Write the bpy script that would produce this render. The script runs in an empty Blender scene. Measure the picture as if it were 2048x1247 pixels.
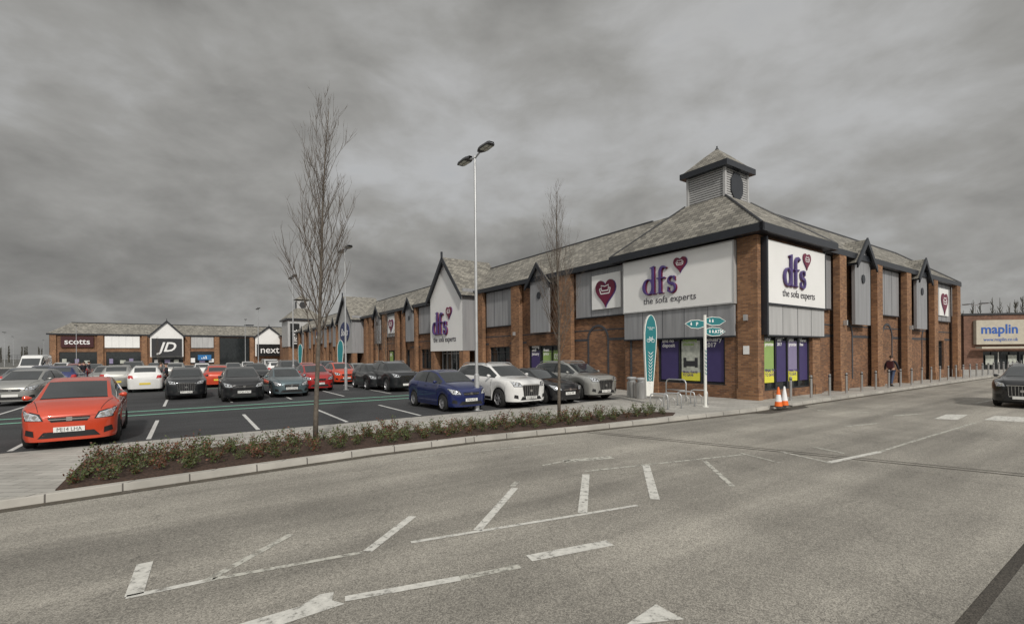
import bpy, bmesh, math, random
from mathutils import Vector, Matrix
from mathutils.bvhtree import BVHTree
R=random.Random(7)
S=bpy.context.scene
COL=S.collection
# ---------------------------------------------------------------- survey
FOC=940.0; H=2.05; HY=707.5; ROLL=math.radians(0.4756)
dL=Vector((-.568,.823,0)); dR=Vector((.823,.568,0))
ANG=math.atan2(.568,.823)
C0=Vector((10.1,19.35,0))
def G(x,y,z=0.0):
    a=(x-1024)/FOC; b=(HY-y)/FOC
    d=Vector((0,1,0))+a*Vector((math.cos(ROLL),0,-math.sin(ROLL)))+b*Vector((math.sin(ROLL),0,math.cos(ROLL)))
    k=(z-H)/d.z
    return Vector((d.x*k,d.y*k,z))
def lot(t,s,z=0.0):
    return C0+dR*t+dL*s+Vector((0,0,z))
SC=1.03
FR1=Matrix.Translation(C0*SC)@Matrix.Rotation(ANG,4,'Z')@Matrix.Scale(SC,4)
# ---------------------------------------------------------------- materials
def nodes(name):
    m=bpy.data.materials.new(name); m.use_nodes=True
    nt=m.node_tree; b=nt.nodes['Principled BSDF']
    return m,nt,b
def N(nt,t): return nt.nodes.new(t)
def ramp(nt,stops):
    r=nt.nodes.new('ShaderNodeValToRGB'); e=r.color_ramp.elements
    e[0].position=stops[0][0]; e[0].color=(*stops[0][1],1)
    e[1].position=stops[-1][0]; e[1].color=(*stops[-1][1],1)
    for p,c in stops[1:-1]:
        x=e.new(p); x.color=(*c,1)
    return r
def mixc(nt,a,b,f,mode='MIX'):
    m=nt.nodes.new('ShaderNodeMix'); m.data_type='RGBA'; m.blend_type=mode
    for k,v in ((6,a),(7,b),(0,f)):
        if isinstance(v,(int,float)): m.inputs[k].default_value=v
        elif isinstance(v,tuple): m.inputs[k].default_value=(*v,1)
        else: nt.links.new(v,m.inputs[k])
    return m.outputs[2]
def plain(name,c,rough=.6,metal=0,var=.12,scale=3,coat=0,bump=0,emit=0):
    m,nt,b=nodes(name)
    g=N(nt,'ShaderNodeNewGeometry')
    n=N(nt,'ShaderNodeTexNoise'); n.inputs['Scale'].default_value=scale; n.inputs['Detail'].default_value=6
    nt.links.new(g.outputs['Position'],n.inputs['Vector'])
    lo=tuple(x*(1-var) for x in c); hi=tuple(min(1,x*(1+var)) for x in c)
    r=ramp(nt,[(.3,lo),(.7,hi)]); nt.links.new(n.outputs[0],r.inputs[0])
    nt.links.new(r.outputs[0],b.inputs['Base Color'])
    b.inputs['Roughness'].default_value=rough; b.inputs['Metallic'].default_value=metal
    if coat: b.inputs['Coat Weight'].default_value=coat; b.inputs['Coat Roughness'].default_value=.04
    if bump:
        bp=N(nt,'ShaderNodeBump'); bp.inputs['Strength'].default_value=bump; bp.inputs['Distance'].default_value=.01
        nt.links.new(n.outputs[0],bp.inputs['Height']); nt.links.new(bp.outputs[0],b.inputs['Normal'])
    return m
def cladmat(name,c,streak=.25):
    "sheet cladding with vertical rain streaks"
    m,nt,b=nodes(name)
    g=N(nt,'ShaderNodeNewGeometry'); mp=N(nt,'ShaderNodeMapping'); mp.inputs['Scale'].default_value=(5,5,.35)
    nt.links.new(g.outputs['Position'],mp.inputs[0])
    n=N(nt,'ShaderNodeTexNoise'); n.inputs['Scale'].default_value=1; n.inputs['Detail'].default_value=6; nt.links.new(mp.outputs[0],n.inputs['Vector'])
    r=ramp(nt,[(.3,tuple(x*(1-streak) for x in c)),(.65,c)]); nt.links.new(n.outputs[0],r.inputs[0]); nt.links.new(r.outputs[0],b.inputs['Base Color'])
    b.inputs['Roughness'].default_value=.45; b.inputs['Metallic'].default_value=.15
    return m
def brickmat(name,c1,c2,mort,w,h,ms=.006,rough=.85,bump=.4,stain=.35,offset=.5):
    m,nt,b=nodes(name)
    uv=N(nt,'ShaderNodeUVMap')
    br=N(nt,'ShaderNodeTexBrick'); br.offset=offset
    br.inputs['Scale'].default_value=1; br.inputs['Brick Width'].default_value=w; br.inputs['Row Height'].default_value=h
    br.inputs['Mortar Size'].default_value=ms; br.inputs['Color1'].default_value=(*c1,1); br.inputs['Color2'].default_value=(*c2,1)
    br.inputs['Mortar'].default_value=(*mort,1)
    nt.links.new(uv.outputs[0],br.inputs[0])
    n=N(nt,'ShaderNodeTexNoise'); n.inputs['Scale'].default_value=.7; n.inputs['Detail'].default_value=8; n.inputs['Roughness'].default_value=.65
    g=N(nt,'ShaderNodeNewGeometry'); nt.links.new(g.outputs['Position'],n.inputs['Vector'])
    r=ramp(nt,[(.3,(1-stain,)*3),(.7,(1+stain*.5,)*3)]); nt.links.new(n.outputs[0],r.inputs[0])
    nt.links.new(mixc(nt,br.outputs[0],r.outputs[0],1.0,'MULTIPLY'),b.inputs['Base Color'])
    b.inputs['Roughness'].default_value=rough
    bp=N(nt,'ShaderNodeBump'); bp.inputs['Strength'].default_value=bump; bp.inputs['Distance'].default_value=.01; bp.invert=True
    nt.links.new(br.outputs['Fac'],bp.inputs['Height']); nt.links.new(bp.outputs[0],b.inputs['Normal'])
    return m
def asphalt(name,base,spec,patch=.3,streak=.3,seed=0,fine=110,crack=0):
    m,nt,b=nodes(name)
    g=N(nt,'ShaderNodeNewGeometry')
    def noise(scale,detail,vec,rough=.6):
        n=N(nt,'ShaderNodeTexNoise'); n.inputs['Scale'].default_value=scale; n.inputs['Detail'].default_value=detail; n.inputs['Roughness'].default_value=rough
        nt.links.new(vec,n.inputs['Vector']); return n.outputs[0]
    mp=N(nt,'ShaderNodeMapping'); mp.inputs['Rotation'].default_value=(0,0,-ANG); mp.inputs['Location'].default_value=(seed,seed,0)
    nt.links.new(g.outputs['Position'],mp.inputs[0])
    mp2=N(nt,'ShaderNodeMapping'); mp2.inputs['Scale'].default_value=(.07,1,1); nt.links.new(mp.outputs[0],mp2.inputs[0])
    v=N(nt,'ShaderNodeTexVoronoi'); v.inputs['Scale'].default_value=fine; nt.links.new(mp.outputs[0],v.inputs['Vector'])
    sp=ramp(nt,[(.0,tuple(x*(1-spec) for x in base)),(.5,base),(1.0,tuple(min(1,x*(1+spec*1.3)) for x in base))])
    sep=N(nt,'ShaderNodeSeparateColor'); nt.links.new(v.outputs['Color'],sep.inputs[0]); nt.links.new(sep.outputs[0],sp.inputs[0])
    f2=ramp(nt,[(.35,(.85,)*3),(.65,(1.12,)*3)]); nt.links.new(noise(22,5,mp.outputs[0],.8),f2.inputs[0])
    p=ramp(nt,[(.3,(1-patch,)*3),(.7,(1+patch*.7,)*3)]); nt.links.new(noise(.45,7,mp.outputs[0]),p.inputs[0])
    s=ramp(nt,[(.36,(1-streak,)*3),(.64,(1+streak,)*3)]); nt.links.new(noise(.8,4,mp2.outputs[0]),s.inputs[0])
    c=mixc(nt,sp.outputs[0],f2.outputs[0],1.,'MULTIPLY'); c=mixc(nt,c,p.outputs[0],1.,'MULTIPLY'); c=mixc(nt,c,s.outputs[0],1.,'MULTIPLY')
    if crack:
        n3=N(nt,'ShaderNodeTexNoise'); n3.inputs['Scale'].default_value=1.5; n3.inputs['Detail'].default_value=5; nt.links.new(mp.outputs[0],n3.inputs['Vector'])
        va=N(nt,'ShaderNodeVectorMath'); va.operation='ADD'; nt.links.new(mp.outputs[0],va.inputs[0]); nt.links.new(n3.outputs['Color'],va.inputs[1])
        v2=N(nt,'ShaderNodeTexVoronoi'); v2.feature='DISTANCE_TO_EDGE'; v2.inputs['Scale'].default_value=.28; nt.links.new(va.outputs[0],v2.inputs['Vector'])
        cr=ramp(nt,[(.0,(.5,)*3),(.0035,(1,)*3)]); nt.links.new(v2.outputs[0],cr.inputs[0])
        c=mixc(nt,c,cr.outputs[0],crack,'MULTIPLY')
    nt.links.new(c,b.inputs['Base Color']); b.inputs['Roughness'].default_value=.85
    bp=N(nt,'ShaderNodeBump'); bp.inputs['Strength'].default_value=.5; bp.inputs['Distance'].default_value=.006
    nt.links.new(v.outputs['Distance'],bp.inputs['Height']); nt.links.new(bp.outputs[0],b.inputs['Normal'])
    return m
def paintmark(name,c,wear=.5,scale=9):
    m,nt,b=nodes(name)
    g=N(nt,'ShaderNodeNewGeometry')
    n=N(nt,'ShaderNodeTexNoise'); n.inputs['Scale'].default_value=scale; n.inputs['Detail'].default_value=9; n.inputs['Roughness'].default_value=.75
    nt.links.new(g.outputs['Position'],n.inputs['Vector'])
    r=ramp(nt,[(wear-.10,(0,0,0)),(wear+.04,(1,1,1))]); nt.links.new(n.outputs[0],r.inputs[0])
    tr=N(nt,'ShaderNodeBsdfTransparent'); mx=N(nt,'ShaderNodeMixShader')
    nt.links.new(r.outputs[0],mx.inputs[0]); nt.links.new(tr.outputs[0],mx.inputs[1]); nt.links.new(b.outputs[0],mx.inputs[2])
    nt.links.new(mx.outputs[0],nt.nodes['Material Output'].inputs[0])
    c2=ramp(nt,[(.4,tuple(x*.7 for x in c)),(.65,c)]); nt.links.new(n.outputs[0],c2.inputs[0]); nt.links.new(c2.outputs[0],b.inputs['Base Color'])
    b.inputs['Roughness'].default_value=.7
    return m
M={}
M['brick']=brickmat('brick_red_brown',(.31,.15,.072),(.14,.065,.037),(.20,.155,.115),.225,.075,.007)
M['brickl']=brickmat('brick_orange',(.38,.195,.095),(.19,.09,.048),(.23,.175,.125),.225,.075,.007)
M['bluebrick']=plain('blue_engineering_brick',(.06,.06,.068),.7,var=.3,scale=12)
M['slate']=brickmat('slate_tiles',(.35,.33,.285),(.17,.16,.14),(.07,.07,.068),.33,.2,.012,.8,.8,.35)
M['ridge']=plain('ridge_tile',(.05,.052,.058),.6)
M['fascia']=plain('dark_fascia',(.022,.025,.032),.35)
M['clad']=cladmat('grey_metal_cladding',(.36,.365,.38))
M['clad2']=cladmat('pale_grey_cladding',(.54,.54,.54),.2)
M['louvre']=plain('louvre_grey',(.46,.46,.46),.5,var=.08)
M['whitesign']=plain('white_sign_face',(.88,.88,.87),.4,var=.03,scale=.8)
M['purple']=plain('purple_letter',(.085,.055,.20),.35)
M['maroon']=plain('maroon_letter',(.16,.012,.045),.35)
M['darkmaroon']=plain('dark_maroon_panel',(.055,.012,.014),.4)
M['txt']=plain('dark_lettering',(.06,.055,.07),.5)
M['white']=plain('white_lettering',(.85,.85,.85),.5,var=.03)
M['glass']=plain('shop_glass',(.022,.026,.028),.05,var=.3)
M['frame']=plain('window_frame',(.03,.032,.036),.4)
M['poster_purple']=plain('purple_poster',(.055,.042,.14),.5,var=.05)
M['poster_green']=plain('green_poster',(.30,.44,.14),.5,var=.05)
M['poster_lilac']=plain('lilac_poster',(.25,.22,.36),.5,var=.05)
M['poster_yellow']=plain('yellow_poster',(.75,.72,.08),.5,var=.05)
M['poster_grey']=plain('grey_poster',(.45,.47,.42),.5,var=.25,scale=6)
M['black']=plain('black_panel',(.012,.012,.013),.35)
M['charcoal']=plain('charcoal_panel',(.035,.036,.04),.4)
M['navy']=plain('navy_panel',(.012,.025,.12),.4)
M['road']=asphalt('worn_road_asphalt',(.285,.268,.235),.42,.24,.24,crack=.6)
M['lotasph']=asphalt('dark_car_park_asphalt',(.044,.045,.048),.4,.22,.2,5)
M['field']=asphalt('far_ground_asphalt',(.12,.12,.11),.3,.3,.2,9,fine=6)
M['gutter']=asphalt('gutter_asphalt',(.07,.062,.052),.5,.4,.3,3)
M['paving']=brickmat('block_paving',(.46,.445,.41),(.38,.365,.335),(.2,.195,.18),.6,.2,.008,.85,.3,.25)
M['kerbm']=brickmat('kerb_stone',(.46,.44,.40),(.38,.365,.33),(.12,.11,.1),.9,3.0,.012,.85,.3,.3,offset=0)
M['mark']=paintmark('worn_white_paint',(.72,.71,.66),.42)
M['markfaint']=paintmark('faded_white_paint',(.58,.57,.51),.47)
M['lotmark']=paintmark('bay_line_paint',(.72,.72,.7),.35)
M['greenmark']=paintmark('mint_green_paint',(.27,.62,.46),.34)
M['mulch']=plain('bark_mulch',(.055,.032,.022),.95,var=.7,scale=26,bump=1)
M['leafg']=plain('green_leaf',(.075,.10,.03),.55,var=.5,scale=8)
M['leafr']=plain('russet_leaf',(.14,.055,.03),.6,var=.5,scale=8)
M['bark']=plain('bark',(.125,.105,.085),.85,var=.3,scale=15)
M['twig']=plain('twig_bark',(.105,.085,.07),.85,var=.3,scale=15)
M['fartwig']=plain('distant_bark',(.085,.08,.065),.9,var=.3,scale=.3)
M['galv']=plain('galvanised_steel',(.55,.56,.57),.4,metal=.6,var=.08)
M['steel']=plain('brushed_stainless_steel',(.6,.6,.6),.28,metal=.9,var=.06)
M['lampblk']=plain('lamp_head_dark',(.05,.05,.055),.4)
M['led']=plain('led_panel',(.55,.56,.5),.3)
M['teal']=plain('teal_sign',(.02,.18,.20),.4,var=.05)
M['cream']=plain('cream_sign_edge',(.8,.8,.76),.4,var=.03)
M['tyre']=plain('tyre_rubber',(.018,.018,.018),.85)
M['rim']=plain('alloy_rim',(.5,.5,.52),.3,metal=.7)
M['carglass']=plain('car_glass',(.035,.04,.043),.03,coat=.7)
M['seat']=plain('car_seat_fabric',(.03,.03,.032),.8)
M['trim']=plain('black_plastic',(.012,.012,.013),.55)
M['chrome']=plain('chrome',(.75,.75,.76),.12,metal=1)
M['lens']=plain('headlight_lens',(.6,.62,.65),.08,metal=.5,var=.5,scale=25,coat=1)
M['redlens']=plain('red_lens',(.45,.01,.01),.15,coat=1)
M['plate']=plain('white_number_plate',(.8,.8,.78),.4,var=.02)
M['plateY']=plain('yellow_number_plate',(.8,.62,.08),.4,var=.02)
M['orange']=plain('orange_plastic',(.85,.16,.02),.5)
M['skin']=plain('skin',(.5,.3,.22),.6)
M['beige']=plain('beige_panel',(.50,.46,.38),.6,var=.08)
M['blueletter']=plain('blue_letter',(.04,.12,.42),.4)
def paint(name,c,metal=.3):
    return plain(name,c,.28,metal=metal,var=.04,coat=1)
P={'red':paint('red_car_paint',(.60,.06,.02),.1),'blue':paint('blue_car_paint',(.010,.020,.11),.3),
'white':paint('white_car_paint',(.78,.78,.77),0),'black':paint('black_car_paint',(.008,.008,.01),.2),
'silver':paint('silver_car_paint',(.42,.42,.40),.6),'grey':paint('grey_car_paint',(.16,.18,.2),.5),
'dark':paint('dark_car_paint',(.02,.022,.025),.4),'steelblue':paint('grey_blue_car_paint',(.13,.18,.2),.5),'dred':paint('dark_red_car_paint',(.4,.02,.02),.2)}
# ---------------------------------------------------------------- mesh builder
class MB:
    def __init__(s): s.v=[]; s.f=[]; s.m=[]
    def face(s,pts,mat=0):
        i=len(s.v); s.v+= [Vector(p) for p in pts]; s.f.append(tuple(range(i,i+len(pts)))); s.m.append(mat)
    def box(s,x0,x1,y0,y1,z0,z1,mat=0):
        if x0>x1:x0,x1=x1,x0
        if y0>y1:y0,y1=y1,y0
        i=len(s.v)
        s.v+=[Vector(p) for p in ((x0,y0,z0),(x1,y0,z0),(x1,y1,z0),(x0,y1,z0),(x0,y0,z1),(x1,y0,z1),(x1,y1,z1),(x0,y1,z1))]
        for f in ((0,3,2,1),(4,5,6,7),(0,1,5,4),(1,2,6,5),(2,3,7,6),(3,0,4,7)):
            s.f.append(tuple(i+k for k in f)); s.m.append(mat)
    def fb(s,ax,a0,a1,o0,o1,z0,z1,mat=0):
        if ax=='L': s.box(-o1,-o0,a0,a1,z0,z1,mat)
        else: s.box(a0,a1,-o1,-o0,z0,z1,mat)
    def tube(s,pts,rad,n=6,mat=0,cap=True):
        rings=[]
        for k,p in enumerate(pts):
            p=Vector(p)
            a=Vector(pts[max(0,k-1)]); b=Vector(pts[min(len(pts)-1,k+1)])
            d=(b-a).normalized()
            u=d.orthogonal().normalized() if k==0 else (u-d*u.dot(d)).normalized()
            w=d.cross(u)
            i=len(s.v); r=rad[k] if isinstance(rad,(list,tuple)) else rad
            for j in range(n):
                an=2*math.pi*j/n
                s.v.append(p+u*math.cos(an)*r+w*math.sin(an)*r)
            rings.append(i)
        for k in range(len(rings)-1):
            for j in range(n):
                s.f.append((rings[k]+j,rings[k]+(j+1)%n,rings[k+1]+(j+1)%n,rings[k+1]+j)); s.m.append(mat)
        if cap:
            s.f.append(tuple(rings[0]+j for j in reversed(range(n)))); s.m.append(mat)
            s.f.append(tuple(rings[-1]+j for j in range(n))); s.m.append(mat)
    def lathe(s,prof,n=20,mat=0,axis='z',c=(0,0,0)):
        c=Vector(c); i=len(s.v)
        for r,h in prof:
            for j in range(n):
                a=2*math.pi*j/n
                if axis=='z': s.v.append(c+Vector((r*math.cos(a),r*math.sin(a),h)))
                else: s.v.append(c+Vector((h,r*math.cos(a),r*math.sin(a))))
        for k in range(len(prof)-1):
            for j in range(n):
                s.f.append((i+k*n+j,i+k*n+(j+1)%n,i+(k+1)*n+(j+1)%n,i+(k+1)*n+j)); s.m.append(mat)
    def ext(s,pts,z0,z1,mat=0):
        n=len(pts)
        s.face([(p[0],p[1],z1) for p in pts],mat)
        for i in range(n):
            a=pts[i]; b=pts[(i+1)%n]
            s.face([(a[0],a[1],z0),(b[0],b[1],z0),(b[0],b[1],z1),(a[0],a[1],z1)],mat)
    def stroke(s,pts,ws,z0,z1,mat=0):
        L=[];Rr=[]
        for k,p in enumerate(pts):
            a=Vector(pts[max(0,k-1)]).to_2d(); b=Vector(pts[min(len(pts)-1,k+1)]).to_2d()
            d=(b-a).normalized(); n=Vector((-d.y,d.x)); w=(ws[k] if isinstance(ws,(list,tuple)) else ws)/2
            q=Vector(p).to_2d(); L.append(q+n*w); Rr.append(q-n*w)
        for k in range(len(pts)-1):
            s.face([(*L[k],z1),(*Rr[k],z1),(*Rr[k+1],z1),(*L[k+1],z1)],mat)
            s.face([(*L[k],z0),(*L[k],z1),(*L[k+1],z1),(*L[k+1],z0)],mat)
            s.face([(*Rr[k],z1),(*Rr[k],z0),(*Rr[k+1],z0),(*Rr[k+1],z1)],mat)
    def mesh(s,name,mats,off=None,smooth=False,merge=True,uv=True,recalc=True):
        me=bpy.data.meshes.new(name)
        o=off or Vector((0,0,0))
        me.from_pydata([tuple(Vector(v)-o) for v in s.v],[],s.f)
        for m in mats: me.materials.append(m)
        for p,k in zip(me.polygons,s.m): p.material_index=k
        bm=bmesh.new(); bm.from_mesh(me)
        if merge: bmesh.ops.remove_doubles(bm,verts=bm.verts,dist=.0004)
        if recalc: bmesh.ops.recalc_face_normals(bm,faces=bm.faces)
        for f in bm.faces: f.smooth=smooth
        if uv:
            l=bm.loops.layers.uv.new('UVMap')
            for f in bm.faces:
                n=f.normal
                t=Vector((-n.y,n.x,0))
                if t.length<.05: t=Vector((1,0,0))
                t.normalize(); b=n.cross(t)
                if abs(t.x)>abs(t.y):
                    if t.x<0:t=-t
                elif t.y<0:t=-t
                if b.z<0:b=-b
                for lp in f.loops:
                    c=lp.vert.co+o; lp[l].uv=(c.dot(t),c.dot(b))
        bm.to_mesh(me); bm.free()
        return me
def link(name,data,parent=None,M4=None):
    o=bpy.data.objects.new(name,data); COL.objects.link(o)
    if parent: o.parent=parent
    if M4 is not None: o.matrix_basis=M4
    return o
def root(name,label,cat,M4,group=None):
    e=link(name,None); e.matrix_basis=M4; e['label']=label; e['category']=cat; e.empty_display_size=.3
    if group:e['group']=group
    return e
def part(name,mb,mats,parent,off=None,smooth=False,M4=None,label=None,**k):
    o=link(name,mb.mesh(name,mats,off,smooth,**k),parent,M4)
    if label:o['label']=label
    return o
def structure(name,mb,mats,**k):
    o=link(name,mb.mesh(name,mats,**k)); o['kind']='structure'; return o
def autosmooth(o,ang=35):
    me=o.data
    bm=bmesh.new(); bm.from_mesh(me)
    for f in bm.faces:f.smooth=True
    for e in bm.edges:
        e.smooth=not(len(e.link_faces)==2 and e.calc_face_angle(0)>math.radians(ang))
    bm.to_mesh(me); bm.free()
def text(body,size,mat,parent,M4,name='lettering',align='LEFT',ext=.01,bold=0,shear=0,xs=1,spacing=1,line=1):
    cu=bpy.data.curves.new('lettering_curve','FONT'); cu.body=body; cu.size=size; cu.extrude=ext; cu.offset=bold; cu.shear=shear
    cu.align_x=align; cu.align_y='BOTTOM_BASELINE'; cu.resolution_u=3; cu.space_character=spacing; cu.space_line=line
    tmp=bpy.data.objects.new('tmp_text',cu); COL.objects.link(tmp)
    bpy.context.view_layer.update()
    dg=bpy.context.evaluated_depsgraph_get()
    me=bpy.data.meshes.new_from_object(tmp.evaluated_get(dg)); me.materials.clear(); me.materials.append(mat); me.name=name
    bpy.data.objects.remove(tmp); bpy.data.curves.remove(cu)
    if xs!=1:
        for v in me.vertices: v.co.x*=xs
    return link(name,me,parent,M4)
def fm(ax,a,out,z):
    "matrix: X reading direction, Y up, Z outward, origin on facade"
    if ax=='L': return Matrix(((0,0,-1,-out),(-1,0,0,a),(0,1,0,z),(0,0,0,1)))
    return Matrix(((1,0,0,a),(0,0,-1,-out),(0,1,0,z),(0,0,0,1)))
# ---------------------------------------------------------------- sofa store logo
def arc(cx,cy,rx,ry,a0,a1,n=14):
    return [(cx+rx*math.cos(math.radians(a0+(a1-a0)*i/n)),cy+ry*math.sin(math.radians(a0+(a1-a0)*i/n)),0) for i in range(n+1)]
def dfs_letters(mb,ox,oy,z0,z1,mat=0):
    def o(p): return [(q[0]+ox,q[1]+oy,0) for q in p]
    n=28; pts=arc(.36,.38,.28,.37,0,360,n); ws=[.045+.105*abs(math.cos(2*math.pi*i/n))**1.5 for i in range(n+1)]
    mb.stroke(o(pts),ws,z0,z1,mat)
    mb.ext(o([(.58,0),(.80,0),(.80,.04),(.71,.06),(.71,1.38),(.47,1.31),(.47,1.28),(.58,1.26)]),z0,z1+.002,mat)
    st=[(1.06,.04,0),(1.06,.5,0),(1.06,.95,0)]+arc(1.26,1.0,.2,.27,180,40,10)
    mb.stroke(o(st),[.13]*8+[.12,.1,.08,.07,.08,.11],z0,z1,mat)
    mb.ext(o([(.92,0),(1.22,0),(1.22,.04),(.92,.04)]),z0,z1+.004,mat)
    mb.ext(o([(.88,.71),(1.34,.71),(1.34,.765),(.88,.765)]),z0,z1+.003,mat)
    s=arc(1.72,.57,.18,.17,35,270,12)[:-1]+arc(1.72,.19,.2,.21,90,-150,12)
    k=len(s); ws=[.06+.08*math.exp(-((i/(k-1)-.5)/.17)**2) for i in range(k)]
    mb.stroke(o(s),ws,z0,z1,mat)
    mb.ext(o([(1.51,.02),(1.545,.02),(1.56,.25),(1.52,.25)]),z0,z1+.003,mat)
    mb.ext(o([(1.86,.54),(1.895,.54),(1.89,.75),(1.86,.75)]),z0,z1+.003,mat)
def heart_pts(cx,cy,w,n=36):
    out=[]
    for i in range(n):
        t=2*math.pi*i/n
        x=16*math.sin(t)**3; y=13*math.cos(t)-5*math.cos(2*t)-2*math.cos(3*t)-math.cos(4*t)
        out.append((cx+x/32*w,cy+y/30*w*1.05))
    return out
def heart(parent,M4,cx,cy,w,nm='heart_emblem'):
    mb=MB(); mb.ext(heart_pts(cx+.03*w,cy-.02*w,w*1.02),.0,.03,0); mb.ext(heart_pts(cx,cy,w),.02,.06,1)
    h=part(nm,mb,[M['purple'],M['maroon']],parent,M4=M4)
    mb=MB(); k=w*.42; z0,z1=.05,.068; t=.04*w; cy+=.03*w
    def ln(p): mb.stroke([(cx+a*k,cy+b*k,0) for a,b in p],t,z0,z1)
    ln([(-.5,-.28),(.5,-.28)]); ln([(-.5,-.28),(-.66,.18)]); ln([(.5,-.28),(.66,.18)])
    ln([(-.66,.18),(-.44,.2),(-.38,-.02)]); ln([(.66,.18),(.44,.2),(.38,-.02)]); ln([(-.38,-.02),(.38,-.02)])
    ln([(-.42,.2),(-.46,.46),(0,.36),(.46,.46),(.42,.2)])
    part('sofa_mark',mb,[M['white']],h)
    return h
def logo(parent,M4,k=1.0):
    A=M4@Matrix.Scale(k,4)
    mb=MB(); dfs_letters(mb,.05,-.035,0,.05,0)
    part('letter_shadow',mb,[M['maroon']],parent,M4=A)
    mb=MB(); dfs_letters(mb,0,0,.03,.11,0)
    part('lettering',mb,[M['purple']],parent,M4=A)
    heart(parent,A,2.18,1.27,.72)
    text('the sofa experts',.46,M['txt'],parent,A@Matrix.Translation((0,-.46,.01)),bold=-.006)
# ---------------------------------------------------------------- buildings
EAVE=7.1; RZ=9.6
def wallholes(mb,ax,a0,a1,z0,z1,out,holes,depth=.22,mat=0):
    xs=sorted({a0,a1}|{h[0] for h in holes}|{h[1] for h in holes}); zs=sorted({z0,z1}|{h[2] for h in holes}|{h[3] for h in holes})
    def pt(a,o,z): return (-o,a,z) if ax=='L' else (a,-o,z)
    for i in range(len(xs)-1):
        for j in range(len(zs)-1):
            ca=(xs[i]+xs[i+1])/2; cz=(zs[j]+zs[j+1])/2
            if any(h[0]<ca<h[1] and h[2]<cz<h[3] for h in holes): continue
            mb.face([pt(xs[i],out,zs[j]),pt(xs[i+1],out,zs[j]),pt(xs[i+1],out,zs[j+1]),pt(xs[i],out,zs[j+1])],mat)
    for h in holes:
        a,b,c,d=h; o2=out-depth
        for q in (((a,c),(b,c)),((b,c),(b,d)),((b,d),(a,d)),((a,d),(a,c))):
            (p1,q1),(p2,q2)=q
            mb.face([pt(p1,out,q1),pt(p2,out,q2),pt(p2,o2,q2),pt(p1,o2,q1)],mat)
def window(parent,off,ax,a0,a1,z0,z1,out,nm=3,trans=None,depth=.2,fmat='frame'):
    mb=MB(); mb.fb(ax,a0,a1,out-depth-.03,out-depth,z0,z1)
    w=part('window',mb,[M['glass']],parent,off)
    mb=MB(); o0,o1=out-depth+.002,out-depth+.09
    for k in range(nm+1):
        a=a0+(a1-a0-.06)*k/nm; mb.fb(ax,a,a+.06,o0,o1,z0,z1)
    mb.fb(ax,a0,a1,o0,o1-.004,z0,z0+.07); mb.fb(ax,a0,a1,o0,o1-.004,z1-.07,z1)
    if trans: mb.fb(ax,a0,a1,o0,o1-.006,trans,trans+.05)
    part('window_frame',mb,[M[fmat]],w)
    return w
def poster(parent,off,ax,a_left,w,z0,h,out,mat,lines,tmat,size,foot=None,footh=.0,small=True):
    B=Matrix.Translation(-off)@fm(ax,a_left,out,z0)
    mb=MB(); mb.box(0,w,0,h,0,.012,0)
    if foot: mb.box(0,w,0,footh,.0,.018,1)
    p=part('poster',mb,[mat,foot or mat],parent,M4=B)
    if lines: 
        text('\n'.join(lines),size,tmat,p,Matrix.Translation((w*.07,h-size*1.1,.014)),ext=.002,line=.92,bold=.006)
    if foot: text('FINAL DAYS\nTO SAVE',footh*.38,M['purple'],p,Matrix.Translation((w*.06,footh*.55,.02)),ext=.002,line=.9,bold=.004)
    return p
def pier(parent,off,ax,a0,a1,out,h=6.85,mat='brickl'):
    mb=MB(); mb.fb(ax,a0,a1,out-.3,out,0,h); mb.fb(ax,a0-.04,a1+.04,out-.3,out+.05,0,.5); 
    return part('brick_pier',mb,[M[mat]],parent,off)
def panel(parent,off,ax,a0,a1,z0,z1,out,mat='clad',ribs=True):
    mb=MB(); mb.fb(ax,a0,a1,out-.12,out,z0,z1)
    if ribs:
        n=max(1,int(round((a1-a0)/1.2)))
        for k in range(1,n):
            a=a0+(a1-a0)*k/n; mb.fb(ax,a-.008,a+.008,out,out+.008,z0,z1,1)
    mb.fb(ax,a0-.03,a1+.03,out-.1,out+.04,z0-.06,z0,1)
    return part('cladding_panel',mb,[M[mat],M['fascia']],parent,off)
def pt(ax,a,o,z): return Vector((-o,a,z)) if ax=='L' else Vector((a,-o,z))
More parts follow.
